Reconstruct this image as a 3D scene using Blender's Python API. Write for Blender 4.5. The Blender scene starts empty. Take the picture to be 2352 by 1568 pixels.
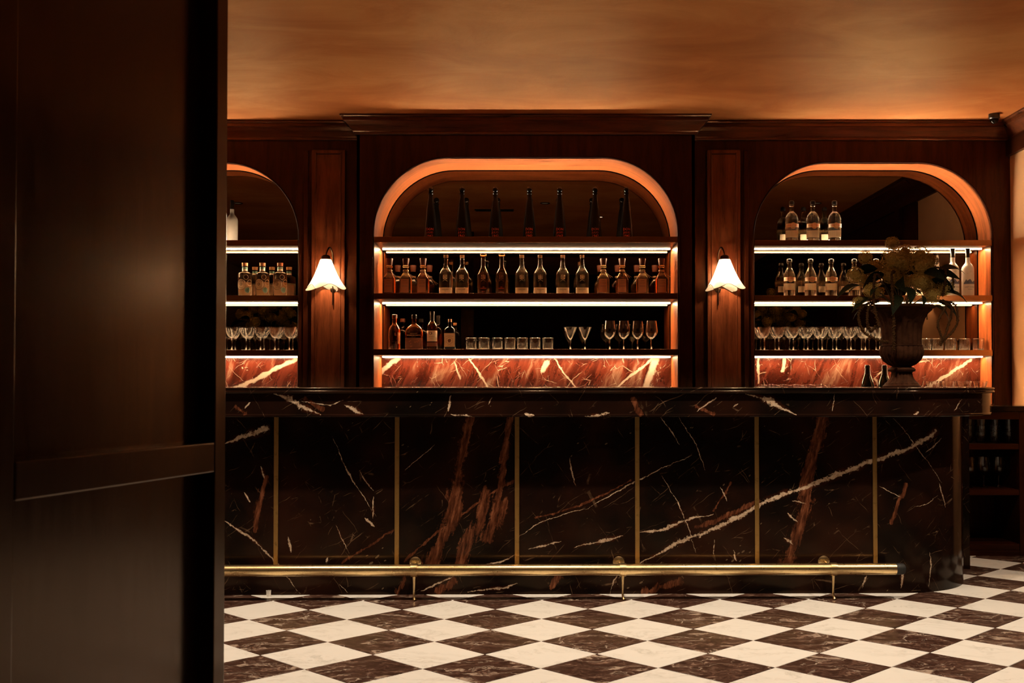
import bpy, bmesh, math, random
from math import sin, cos, pi, tan, atan2, sqrt, hypot
from mathutils import Vector, Matrix
random.seed(7)
sc = bpy.context.scene
COL = sc.collection

# ------------------------------------------------------------------ camera, world, exposure
F, PX, YH, PIT, EYE = 2459.0, 1240.0, 886.0, 0.0212, 1.075
YC = YH - F * tan(PIT)
cd = bpy.data.cameras.new('camera'); cam = bpy.data.objects.new('camera', cd); COL.objects.link(cam)
cam.location = (0, 0, EYE); cam.rotation_euler = (pi / 2 + PIT, 0, 0)
cd.sensor_width = 36; cd.lens = F / 2352 * 36
cd.shift_x = -(PX - 1176) / 2352; cd.shift_y = (YC - 784) / 2352
cd.clip_start = 0.05; cd.clip_end = 60
cd.dof.use_dof = True; cd.dof.focus_distance = 6.6; cd.dof.aperture_fstop = 8.0
sc.camera = cam
w = bpy.data.worlds.new('world'); sc.world = w; w.use_nodes = True
w.node_tree.nodes['Background'].inputs[0].default_value = (1.0, 0.62, 0.36, 1)
w.node_tree.nodes['Background'].inputs[1].default_value = 0.0005
vs = sc.view_settings
vs.view_transform = 'Standard'; vs.look = 'None'; vs.exposure = 0.0; vs.gamma = 1.0; vs.use_curve_mapping = False
cy = sc.cycles
cy.max_bounces = 10; cy.diffuse_bounces = 4; cy.glossy_bounces = 6; cy.transmission_bounces = 10
cy.sample_clamp_indirect = 12.0; cy.blur_glossy = 0.6; cy.adaptive_threshold = 0.02
LEDC = (1.0, 0.65, 0.345)          # warm white strip light
LED_DOWN, LED_UP, SPOT_W, BULB = 230.0, 490.0, 158.0, 1000.0

# room planes (metres; camera at the origin, looking along +Y)
ZC, ZS, ZM = 7.20, 7.37, 7.61     # breakfront face, flank face, mirror plane
CEIL, XR, XL, YF = 2.89, 3.25, -4.6, -2.2
BARY, BARA = 5.553, 0.0154        # bar front plane at x=0 and its small turn
CTOP = 0.948                      # back counter top
BTOP = 1.068                      # bar top

def ray(px, py):
    a, b = (px - PX) / F, -(py - YC) / F
    return Vector((a, cos(PIT) - b * sin(PIT), sin(PIT) + b * cos(PIT)))
def P(px, py, Y):
    d = ray(px, py); t = Y / d.y
    return Vector((d.x * t, Y, EYE + d.z * t))
def onz(px, py, z):
    d = ray(px, py); t = (z - EYE) / d.z
    return Vector((d.x * t, d.y * t, z))
def X_(px, Y): return P(px, 700, Y).x
def Z_(py, Y): return P(PX, py, Y).z
def PM(Y): return F / Y           # pixels per metre at a depth

# ------------------------------------------------------------------ object helpers
def tag(o, label=None, cat=None, group=None, kind=None):
    if label: o['label'] = label
    if cat: o['category'] = cat
    if group: o['group'] = group
    if kind: o['kind'] = kind
    return o
def thing(name, label, cat, loc=(0, 0, 0), rz=0.0, group=None):
    o = bpy.data.objects.new(name, None); COL.objects.link(o)
    o.location = loc; o.rotation_euler = (0, 0, rz); o.empty_display_size = 0.05
    return tag(o, label, cat, group)
def ctree(o, parent=None):
    c = o.copy(); COL.objects.link(c)
    if parent: c.parent = parent
    for ch in list(o.children): ctree(ch, c)
    return c
ORD = ['first', 'second', 'third', 'fourth', 'fifth', 'sixth', 'seventh', 'eighth', 'ninth', 'tenth', 'eleventh', 'twelfth']

class MB:
    def __init__(s): s.v = []; s.f = []; s.m = []; s.uv = {}; s.mi = 0
    def add(s, vs_, fs, mi=None):
        b = len(s.v); s.v += [tuple(q) for q in vs_]
        for f in fs:
            s.f.append(tuple(i + b for i in f)); s.m.append(s.mi if mi is None else mi)
        return s
    def box(s, x0, x1, y0, y1, z0, z1):
        return s.add([(x0,y0,z0),(x1,y0,z0),(x1,y1,z0),(x0,y1,z0),(x0,y0,z1),(x1,y0,z1),(x1,y1,z1),(x0,y1,z1)],
                     [(3,2,1,0),(4,5,6,7),(0,1,5,4),(1,2,6,5),(2,3,7,6),(3,0,4,7)])
    def cbox(s, x0, x1, y0, y1, z0, z1, b):
        """box with chamfered edges"""
        vs_, fs = [], []
        bm = bmesh.new()
        m = bmesh.ops.create_cube(bm, size=1)
        for q in bm.verts:
            q.co = Vector(((x0+x1)/2 + q.co.x*(x1-x0), (y0+y1)/2 + q.co.y*(y1-y0), (z0+z1)/2 + q.co.z*(z1-z0)))
        bmesh.ops.bevel(bm, geom=bm.edges[:], offset=b, segments=2, affect='EDGES', profile=0.6)
        bm.verts.index_update()
        s.add([q.co[:] for q in bm.verts], [[q.index for q in f.verts] for f in bm.faces]); bm.free()
        return s
    def lathe(s, prof, seg=24, c=(0,0,0), n=2.0, dep=1.0, fl=None, a0=0.0, a1=2*pi, cap=True):
        """revolve (radius, z) points; n>2 squares the section; fl(angle, z) scales the radius"""
        full = abs(a1 - a0 - 2*pi) < 1e-6
        cols = seg if full else seg + 1
        vs_, fs = [], []
        for r, z in prof:
            for k in range(cols):
                a = a0 + (a1 - a0) * k / seg
                ca, sa = cos(a), sin(a)
                q = 1.0 / ((abs(ca)**n + abs(sa)**n) ** (1.0/n)) if n != 2.0 else 1.0
                rr = r * q * (fl(a, z) if fl else 1.0)
                vs_.append((c[0] + rr*ca, c[1] + rr*sa*dep, c[2] + z))
        for i in range(len(prof) - 1):
            for k in range(seg):
                k2 = (k + 1) % cols
                fs.append((i*cols+k, i*cols+k2, (i+1)*cols+k2, (i+1)*cols+k))
        if cap and full:
            if prof[0][0] > 1e-5: fs.append(tuple(reversed(range(cols))))
            if prof[-1][0] > 1e-5: fs.append(tuple((len(prof)-1)*cols + k for k in range(cols)))
        return s.add(vs_, fs)
    def tube(s, pts, r, seg=8, cap=True):
        pts = [Vector(p) for p in pts]; rs = r if isinstance(r, (list, tuple)) else [r]*len(pts)
        t0 = (pts[1]-pts[0]).normalized()
        up = Vector((0,0,1)) if abs(t0.z) < 0.9 else Vector((1,0,0))
        nrm = t0.cross(up).normalized(); vs_, fs = [], []
        for i, p in enumerate(pts):
            t = (pts[min(i+1,len(pts)-1)] - pts[max(i-1,0)]).normalized()
            nrm = (nrm - t*nrm.dot(t)).normalized(); bn = t.cross(nrm)
            for k in range(seg):
                a = 2*pi*k/seg
                vs_.append(p + (nrm*cos(a) + bn*sin(a))*rs[i])
        for i in range(len(pts)-1):
            for k in range(seg):
                k2 = (k+1) % seg
                fs.append((i*seg+k, i*seg+k2, (i+1)*seg+k2, (i+1)*seg+k))
        if cap:
            fs.append(tuple(reversed(range(seg)))); fs.append(tuple((len(pts)-1)*seg+k for k in range(seg)))
        return s.add(vs_, fs)
    def ball(s, c, r, seg=10, rings=6, sz=1.0):
        prof = [(max(1e-6, r*sin(pi*i/rings)), -r*sz*cos(pi*i/rings)) for i in range(rings+1)]
        return s.lathe(prof, seg, c, cap=False)
    def sweep(s, path, prof, closed=False):
        """path: list of fn offset->(x,y); prof: (offset, z)"""
        vs_, fs = [], []; n = len(prof)
        for o, z in prof:
            pass
        for pt in path:
            for o, z in prof:
                x, y = pt(o); vs_.append((x, y, z))
        for i in range(len(path)-1):
            for k in range(n-1 if not closed else n):
                k2 = (k+1) % n
                fs.append((i*n+k, (i+1)*n+k, (i+1)*n+k2, i*n+k2))
        if closed:
            fs.append(tuple(range(n))); fs.append(tuple(reversed([(len(path)-1)*n+k for k in range(n)])))
        return s.add(vs_, fs)
    def mesh(s, name, mats, smooth=False):
        me = bpy.data.meshes.new(name); me.from_pydata(s.v, [], s.f)
        for m in (mats if isinstance(mats, (list, tuple)) else [mats]): me.materials.append(m)
        for p, k in zip(me.polygons, s.m): p.material_index = k
        if s.uv:
            uv = me.uv_layers.new(name='UVMap')
            for p in me.polygons:
                if p.index in s.uv:
                    for li, q in zip(p.loop_indices, s.uv[p.index]): uv.data[li].uv = q
        bm = bmesh.new(); bm.from_mesh(me)
        if not s.uv: bmesh.ops.remove_doubles(bm, verts=bm.verts, dist=1e-6)
        bmesh.ops.recalc_face_normals(bm, faces=bm.faces); bm.to_mesh(me); bm.free()
        if smooth:
            for p in me.polygons: p.use_smooth = True
            if smooth != 'all': me.set_sharp_from_angle(angle=math.radians(38))
        return me
    def build(s, name, mats, parent=None, smooth=False):
        o = bpy.data.objects.new(name, s.mesh(name, mats, smooth)); COL.objects.link(o)
        if parent: o.parent = parent
        return o
def struct(o): o['kind'] = 'structure'; return o

def text_geo(body, size, spacing=1.0):
    cu = bpy.data.curves.new('t', 'FONT'); cu.body = body; cu.size = size; cu.align_x = 'CENTER'; cu.align_y = 'CENTER'
    cu.resolution_u = 2; cu.space_character = spacing
    ob = bpy.data.objects.new('t', cu); COL.objects.link(ob)
    dg = bpy.context.evaluated_depsgraph_get(); dg.update()
    me = ob.evaluated_get(dg).to_mesh()
    vs_ = [q.co[:] for q in me.vertices]; fs = [tuple(p.vertices) for p in me.polygons]
    ob.evaluated_get(dg).to_mesh_clear(); bpy.data.objects.remove(ob); bpy.data.curves.remove(cu)
    return vs_, fs
def wrap_text(mb, body, size, r, z, a=0.0, flat=False, spacing=1.0, arc=None):
    """letters on the -Y side of a bottle, wrapped on radius r around the axis (or flat at y=-r)"""
    vs_, fs = text_geo(body, size, spacing); out = []
    for x, y, _ in vs_:
        if arc:
            t = -x / arc + pi/2; x, y = (arc + y)*cos(t), (arc + y)*sin(t) - arc
        if flat: out.append((x, -r, z + y))
        else: out.append((r*sin(x/r + a), -r*cos(x/r + a), z + y))
    mb.add(out, fs)

# ------------------------------------------------------------------ material helpers
class NT:
    def __init__(s, name):
        s.mat = bpy.data.materials.new(name); s.mat.use_nodes = True
        s.t = s.mat.node_tree; s.N = s.t.nodes; s.L = s.t.links
        s.out = s.N['Material Output']; s.b = s.N['Principled BSDF']
    def put(s, sock, val):
        if val is None: return
        if isinstance(val, bpy.types.NodeSocket): s.L.new(val, sock)
        else:
            if hasattr(sock.default_value, '__len__') and not isinstance(val, str):
                val = tuple(val)
                if len(sock.default_value) == 4 and len(val) == 3: val = val + (1,)
            sock.default_value = val
    def n(s, typ, ins=(), **props):
        nd = s.N.new(typ)
        for k, v in props.items(): setattr(nd, k, v)
        for k, v in (ins.items() if isinstance(ins, dict) else enumerate(ins)): s.put(nd.inputs[k], v)
        return nd
    def m(s, op, a, b=None, c=None, clamp=False):
        return s.n('ShaderNodeMath', [a, b, c], operation=op, use_clamp=clamp).outputs[0]
    def vm(s, op, a, b=None, out=0):
        return s.n('ShaderNodeVectorMath', [a, b], operation=op).outputs[out]
    def mix(s, f, a, b, mode='MIX'):
        nd = s.n('ShaderNodeMix', data_type='RGBA', blend_type=mode)
        s.put(nd.inputs[0], f); s.put(nd.inputs[6], a); s.put(nd.inputs[7], b); return nd.outputs[2]
    def ramp(s, f, pts):
        nd = s.n('ShaderNodeValToRGB', [f]); e = nd.color_ramp.elements
        while len(e) < len(pts): e.new(0.5)
        for q, (p, c) in zip(e, pts):
            q.position = p; q.color = (c, c, c, 1) if isinstance(c, (int, float)) else tuple(c) + (1,)
        return nd.outputs[0]
    def noise(s, vec, scale, detail=3, rough=0.55, dist=0.0, out=0):
        return s.n('ShaderNodeTexNoise', {'Vector': vec, 'Scale': scale, 'Detail': detail, 'Roughness': rough, 'Distortion': dist}).outputs[out]
    def co(s, kind='Object'): return s.n('ShaderNodeTexCoord').outputs[kind]
    def mapv(s, vec, scale=(1,1,1), rot=(0,0,0), loc=(0,0,0)):
        return s.n('ShaderNodeMapping', {'Vector': vec, 'Scale': scale, 'Rotation': rot, 'Location': loc}).outputs[0]
    def rsc(s, vec, rot, scale, loc=(0,0,0)):      # turn in the x-z plane first, then stretch
        return s.mapv(s.mapv(vec, rot=(0, rot, 0)), scale, loc=loc)
    def bump(s, h, strength=0.2, dist=0.01):
        s.put(s.b.inputs['Normal'], s.n('ShaderNodeBump', {'Height': h, 'Strength': strength, 'Distance': dist}).outputs[0])
    def set(s, **kw):
        nm = dict(col='Base Color', rough='Roughness', metal='Metallic', spec='Specular IOR Level', trans='Transmission Weight',
                  ior='IOR', coat='Coat Weight', crough='Coat Roughness', emc='Emission Color', ems='Emission Strength', alpha='Alpha', sub='Subsurface Weight')
        for k, v in kw.items(): s.put(s.b.inputs[nm[k]], v)
        return s.mat

def plain(name, col, rough=0.5, **kw): return NT(name).set(col=col, rough=rough, **kw)

def wood(name, scale, dark, light, rough=0.34, uv=False, coat=0.04, spec=0.16):
    t = NT(name); t.put(t.b.inputs['Specular Tint'], (1.0, 0.55, 0.30)); v = t.co('UV' if uv else 'Object')
    g = t.noise(t.mapv(v, scale), 3.0, 6, 0.62, 0.6)
    f = t.noise(t.mapv(v, tuple(q*6 for q in scale)), 5.0, 3, 0.6)
    k = t.m('ADD', t.m('MULTIPLY', g, 0.75), t.m('MULTIPLY', f, 0.25))
    big = t.noise(v, 1.3, 2)
    c = t.ramp(k, [(0.36, dark), (0.50, tuple((a+b)/2 for a, b in zip(dark, light))), (0.63, light)])
    c = t.mix(t.m('MULTIPLY', big, 0.35), c, dark)
    t.bump(k, 0.05, 0.004)
    return t.set(col=c, rough=t.m('ADD', t.m('MULTIPLY', g, 0.16), rough - 0.08), coat=coat, crough=0.18, spec=spec)
WD, WL = (0.013, 0.0027, 0.0010), (0.046, 0.0102, 0.0032)
M_wood_v = wood('mahogany_vertical', (7, 7, 0.7), WD, WL)
M_wood_h = wood('mahogany_horizontal', (0.7, 7, 7), WD, WL)
M_wood_y = wood('mahogany_lengthwise', (7, 0.7, 7), WD, WL)
M_wood_arc = wood('arch_veneer', (1.0, 9, 1), (0.095, 0.0205, 0.0052), (0.31, 0.082, 0.0225), 0.42, uv=True, coat=0.1)
M_wood_pil_lit = wood('pilaster_mahogany_lit', (7, 7, 0.7), (0.050, 0.0115, 0.0041), (0.175, 0.046, 0.016), 0.30, coat=0.2, spec=0.3)  # lighter than the wall mahogany: sconce glow put into the colour
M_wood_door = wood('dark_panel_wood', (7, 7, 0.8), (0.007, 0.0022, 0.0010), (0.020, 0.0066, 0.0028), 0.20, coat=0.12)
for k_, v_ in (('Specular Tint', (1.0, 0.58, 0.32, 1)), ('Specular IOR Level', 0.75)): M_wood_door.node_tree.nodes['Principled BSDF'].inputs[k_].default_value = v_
M_wood_crown_lit = wood('crown_mahogany_lit', (0.7, 7, 7), (0.040, 0.0095, 0.0036), (0.14, 0.036, 0.012), 0.3, coat=0.12, spec=0.3)  # wall mahogany lightened, light bounced from below put into the colour

def metal(name, col, rough, spots=0.0):
    t = NT(name); c = col
    if spots:
        n = t.noise(t.co(), 38, 4, 0.7)
        c = t.mix(t.ramp(n, [(0.56, 0.0), (0.75, spots)]), col, tuple(q*0.25 for q in col))
        rough = t.m('ADD', t.m('MULTIPLY', n, 0.14), rough - 0.05)
    return t.set(col=c, rough=rough, metal=1.0)
M_brass = metal('aged_brass', (0.74, 0.54, 0.27), 0.27, 0.45)
M_brass_strip = metal('brass_strip', (0.55, 0.33, 0.11), 0.30, 0.6)
M_bronze = metal('bronze_shelf_edge', (0.34, 0.17, 0.075), 0.22, 0.35); M_shelf = plain('pale_bounce_lining', (0.74, 0.66, 0.56), 0.22)
M_dkmetal = metal('dark_bronze', (0.05, 0.03, 0.02), 0.3)
M_black = plain('black_plastic', (0.008, 0.007, 0.007), 0.3)
M_beadwood = plain('dark_bead_wood', (0.020, 0.0050, 0.0020), 0.7, spec=0.02)
M_gapshade = plain('shadow_gap_black', (0.0012, 0.0008, 0.0006), 0.9, spec=0.0)
M_rubber = plain('black_rubber', (0.01, 0.01, 0.01), 0.6)
def emit(name, col, s):
    t = NT(name); e = t.n('ShaderNodeEmission', {'Color': col, 'Strength': s}); t.L.new(e.outputs[0], t.out.inputs[0]); return t.mat
M_led = emit('led_down', LEDC, LED_DOWN); M_led_f = emit('led_front', LEDC, 4.0); M_led_b = emit('led_back', LEDC, 22.0)
M_ledup = emit('led_up', (1.0, 0.84, 0.60), LED_UP)
t = NT('smoked_mirror'); g = t.n('ShaderNodeBsdfGlossy', {'Color': (0.105, 0.080, 0.062, 1), 'Roughness': 0.0}); t.L.new(g.outputs[0], t.out.inputs[0]); M_mirror = t.mat

# plaster ceiling and wall
def plaster(name, c1, c2, c3):
    t = NT(name); v = t.co()
    a = t.noise(t.mapv(v, (0.7, 0.9, 1), (0, 0, 0.25)), 0.8, 3, 0.5, 0.5)
    b = t.noise(t.mapv(v, (0.8, 1.5, 1), (0, 0, 0.2)), 1.6, 8, 0.6, 0.8)
    k = t.m('ADD', t.m('MULTIPLY', a, 0.6), t.m('MULTIPLY', b, 0.4))
    c = t.ramp(k, [(0.36, c1), (0.5, c2), (0.63, c3)])
    t.bump(t.m('ADD', b, t.m('MULTIPLY', t.noise(v, 9, 5, 0.6), 0.4)), 0.35, 0.012)
    d = t.n('ShaderNodeBsdfDiffuse', {'Color': c, 'Roughness': 0.6})
    gl = t.n('ShaderNodeBsdfGlossy', {'Color': (1.0, 0.76, 0.47, 1), 'Roughness': 0.48}); mx = t.n('ShaderNodeMixShader', [0.042, d.outputs[0], gl.outputs[0]]); t.L.new(mx.outputs[0], t.out.inputs[0])
    nb = [q for q in t.N if q.bl_idname == 'ShaderNodeBump'][0]; t.L.new(nb.outputs[0], d.inputs['Normal']); t.L.new(nb.outputs[0], gl.inputs['Normal']); return t.mat
M_ceil = plaster('ceiling_plaster', (0.33, 0.092, 0.022), (0.46, 0.150, 0.042), (0.62, 0.26, 0.085))
M_plaster = plaster('wall_plaster', (0.50, 0.26, 0.13), (0.58, 0.32, 0.16), (0.66, 0.38, 0.20))

# ------------------------------------------------------------------ marbles
def barloc(p):
    return (p.x*cos(BARA) + (p.y - BARY)*sin(BARA), p.z)
CREAM = [  # polylines in photo pixels on the bar front: (points, half width in px)
    ([(1466,1297),(1560,1245),(1620,1222),(1700,1185),(1760,1150),(1900,1100),(1990,1062),(2090,1030),(2160,990),(2203,958)], 6.5),
    ([(2130,1040),(2175,1008)], 2.5), ([(1215,1262),(1290,1243)], 4), ([(1318,1256),(1400,1238),(1432,1230)], 6),
    ([(1470,1222),(1520,1216),(1570,1196),(1640,1178)], 5), ([(1190,1232),(1250,1195),(1345,1165)], 2), ([(1345,1168),(1450,1112),(1590,1042)], 2.2),
    ([(506,1022),(560,1000),(610,985),(650,973),(722,957)], 8), ([(600,1072),(606,1100)], 4), ([(508,1192),(560,1225),(625,1278),(690,1362)], 3),
    ([(762,1000),(800,1090),(865,1185)], 1.6), ([(825,1080),(858,1128)], 2.4), ([(858,1140),(858,1190)], 3), ([(838,1188),(860,1210)], 4),
    ([(770,1205),(803,1272)], 1.6), ([(660,1232),(668,1268)], 4), ([(748,1290),(752,1278)], 3), ([(1080,1300),(1150,1290),(1190,1268)], 2.6),
    ([(1518,957),(1560,1020)], 1.3), ([(1560,957),(1600,1020),(1620,1080)], 1.3), ([(1308,1050),(1322,1118)], 2), ([(1520,1090),(1570,1180),(1600,1270)], 1.6),
    ([(1655,1120),(1670,1150)], 1.6), ([(1640,1240),(1640,1275)], 2), ([(1685,1262),(1692,1290)], 3), ([(1075,1358),(1150,1352),(1187,1340)], 4),
    ([(2076,1300),(2070,1350)], 4), ([(2142,1270),(2146,1300),(2140,1352)], 2.6), ([(1990,1320),(1980,1352)], 2.4), ([(1400,1365),(1425,1300)], 1.5),
    ([(2052,958),(2100,1018),(2175,1110)], 1.3), ([(2020,1118),(2070,1142)], 1.2), ([(2100,1165),(2130,1160),(2165,1140)], 1.2), ([(2168,1110),(2185,1170)], 2),
    ([(1810,1180),(1835,1200)], 4), ([(1800,1235),(1820,1250)], 4), ([(1820,1150),(1850,1160)], 2), ([(560,1130),(575,1150)], 3),
    ([(965,1358),(1040,1322)], 2.5), ([(780,1340),(800,1362)], 1.2), ([(930,1080),(1000,1020)], 1.0)]
RUST = [
    ([(1082,957),(1068,1010),(1050,1110)], 10), ([(1050,1110),(1040,1180),(1020,1230),(985,1300)], 15), ([(1172,957),(1158,1060),(1150,1120),(1140,1190)], 8),
    ([(1115,1130),(1105,1200),(1070,1250),(1058,1300)], 14), ([(1150,1160),(1120,1230)], 16), ([(1890,957),(1868,1040),(1850,1160),(1808,1295)], 15), ([(930,1290),(1000,1225),(1050,1190),(1130,1130),(1190,1098)], 2.6),
    ([(785,1293),(870,1240),(905,1218)], 2.2), ([(1230,1190),(1330,1160),(1450,1105)], 2), ([(1600,1212),(1680,1180),(1740,1150)], 5), ([(1640,1170),(1680,1108)], 2.4),
    ([(610,1100),(590,1180),(585,1220)], 7), ([(912,1362),(928,1330)], 6), ([(1010,1355),(1040,1335)], 10), ([(1270,1345),(1285,1315)], 7), ([(1480,1358),(1560,1335)], 8), ([(2050,1200),(2080,1110)], 4)]
APR = [([(628,904),(660,914),(700,935),(738,953)], 7), ([(690,920),(760,932),(790,918)], 3), ([(790,930),(835,952)], 6), ([(1028,945),(1034,906)], 3), ([(1036,950),(1092,957)], 4),
       ([(1345,957),(1400,949)], 5), ([(1712,906),(1770,922),(1828,950)], 9), ([(1600,945),(1645,912)], 2), ([(560,940),(575,925)], 2.5), ([(1120,930),(1128,912)], 1.5), ([(2200,945),(2225,918)], 2),
       ([(1912,945),(1918,905)], 2), ([(2100,950),(2112,945)], 4), ([(1205,950),(1225,955)], 4), ([(1685,935),(1695,925)], 2)]
APRR = [([(1455,918),(1472,952)], 4), ([(700,915),(740,940)], 5), ([(1600,935),(1640,950)], 4), ([(540,935),(560,950)], 4)]

def black_marble(name, x0=0, x1=0, z0=0, z1=0):
    """polished black marble; the veins that cross the box x0..x1, z0..z1 are laid in"""
    t = NT(name); v = t.co()
    nz = t.noise(v, 9, 4, 0.6, out=1)
    d = t.vm('SCALE', t.vm('SUBTRACT', nz, (0.5, 0.5, 0.5))); d.node.inputs[3].default_value = 0.035
    nz2 = t.noise(v, 60, 3, 0.65, out=1)
    d2 = t.vm('SCALE', t.vm('SUBTRACT', nz2, (0.5, 0.5, 0.5))); d2.node.inputs[3].default_value = 0.010
    p = t.vm('MULTIPLY', t.vm('ADD', t.vm('ADD', v, d), d2), (1, 0, 1))
    wn = t.m('ADD', t.m('MULTIPLY', t.m('SUBTRACT', t.noise(v, 17, 3, 0.65), 0.5), 3.6), t.m('MULTIPLY', t.m('SUBTRACT', t.noise(v, 85, 3, 0.7), 0.5), 2.6))   # ragged edges
    def acc(lists, taper):
        tot = None
        for polys, plane in lists:
            for pts, hw in polys:
                W = hw / 440.0 * (0.78 if taper else 1.1)
                L = []
                for q in pts:
                    y = plane + BARA*(q[0]-PX)/F*5.5
                    L.append(barloc(P(q[0], q[1], y)))
                for si, ((ax, az), (bx, bz)) in enumerate(zip(L[:-1], L[1:])):
                    if max(ax, bx) < x0 - 0.06 or min(ax, bx) > x1 + 0.06 or max(az, bz) < z0 - 0.06 or min(az, bz) > z1 + 0.06: continue
                    dx, dz = bx-ax, bz-az; l2 = dx*dx + dz*dz
                    rel = t.vm('SUBTRACT', p, (ax, 0, az))
                    tt = t.m('MULTIPLY', t.vm('DOT_PRODUCT', rel, (dx, 0, dz), out=1), 1/l2, clamp=True)
                    on = t.n('ShaderNodeVectorMath', [(dx, 0, dz)], operation='SCALE'); t.L.new(tt, on.inputs[3])
                    dist = t.vm('LENGTH', t.vm('SUBTRACT', rel, on.outputs[0]), out=1)
                    fi, la = si == 0, si == len(L) - 2
                    if taper and (fi or la):
                        tp = t.m('MULTIPLY', t.m('MULTIPLY', tt, t.m('SUBTRACT', 1.0, tt)), 4.0) if fi and la else (tt if fi else t.m('SUBTRACT', 1.0, tt))
                        k = t.m('SUBTRACT', 1.0, t.m('DIVIDE', dist, t.m('MULTIPLY_ADD', tp, 0.85*W, 0.15*W)))
                    else: k = t.m('MULTIPLY_ADD', dist, -1.0/W, 1.0)
                    tot = k if tot is None else t.m('MAXIMUM', tot, k)
        return tot
    base = t.mix(t.ramp(t.noise(v, 2.1, 3, 0.6), [(0.42, 0.0), (0.66, 1.0)]), (0.0052, 0.0034, 0.0026), (0.021, 0.0072, 0.004))
    col = base
    # fine random hairlines
    vd = t.vm('ADD', v, t.vm('SCALE', t.noise(v, 4, 3, 0.6, out=1)))
    vd.node.inputs[1].links[0].from_node.inputs[3].default_value = 0.07
    for rot, scl, th, seed in ((0.55, 2.4, 0.0042, 0), (-1.0, 2.8, 0.0046, 3.3), (0.62, 7.0, 0.007, 6.1)):
        mp = t.rsc(vd, rot, (0.42, 0.0, 2.2), (seed, 0, seed*1.7))
        vo = t.n('ShaderNodeTexVoronoi', {'Vector': mp, 'Scale': scl}, feature='DISTANCE_TO_EDGE').outputs[0]
        ln = t.m('LESS_THAN', vo, th)
        mask = t.ramp(t.noise(v, 5.5 + seed, 3, 0.6), [(0.53, 0.0), (0.64, 1.0)])
        col = t.mix(t.m('MULTIPLY', t.m('MULTIPLY', ln, mask), 0.40), col, (0.24, 0.14, 0.08))
    # short flecks
    fv = t.n('ShaderNodeTexVoronoi', {'Vector': t.rsc(vd, 0.6, (1.0, 0, 2.2)), 'Scale': 15.0}, feature='F1')
    fl = t.m('LESS_THAN', fv.outputs[0], t.m('MULTIPLY', t.ramp(t.noise(v, 3.1, 2), [(0.50, 0.0), (0.72, 1.0)]), 0.17))
    col = t.mix(t.m('MULTIPLY', fl, 0.40), col, (0.30, 0.20, 0.12))
    ap = z0 > 0.8
    r = acc([(APRR, BARY-0.15)] if ap else [(RUST, BARY)], False)
    if r is not None:
      rt = t.noise(t.rsc(v, -0.22, (26, 0, 5)), 2.0, 5, 0.65)
      rc = t.ramp(rt, [(0.32, (0.014, 0.005, 0.003)), (0.50, (0.100, 0.030, 0.014)), (0.70, (0.30, 0.11, 0.052))])
      stk = t.m('MULTIPLY', t.m('SUBTRACT', t.noise(t.rsc(v, -0.22, (20, 0, 3.2)), 1.6, 4, 0.65), 0.5), 3.4)
      rm = t.m('MULTIPLY', t.m('ADD', r, t.m('ADD', t.m('MULTIPLY', wn, 0.45), stk)), 2.6, clamp=True)
      col = t.mix(t.m('MULTIPLY', rm, 0.85), col, rc)
    c = acc([(APR, BARY-0.15)] if ap else [(CREAM, BARY)], True)
    if c is not None:
      cm = t.m('MULTIPLY', t.m('ADD', t.m('SUBTRACT', c, 0.12), wn), 2.4, clamp=True)
      halo = t.m('MULTIPLY', t.m('ADD', t.m('MULTIPLY', c, 0.35), 0.45), t.ramp(t.noise(v, 12, 3), [(0.45, 0.0), (0.65, 0.9)]), clamp=True)
      col = t.mix(halo, col, (0.11, 0.028, 0.012))
      cc = t.ramp(t.noise(v, 45, 4, 0.7), [(0.33, (0.10, 0.05, 0.03)), (0.45, (0.52, 0.37, 0.25)), (0.7, (0.70, 0.56, 0.42))])
      col = t.mix(t.m('MULTIPLY', cm, 0.92), col, cc)
    t.put(t.b.inputs['Specular Tint'], (1.0, 0.68, 0.45)); return t.set(col=col, rough=0.12, spec=0.17)
M_bar = black_marble('black_marble')

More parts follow.
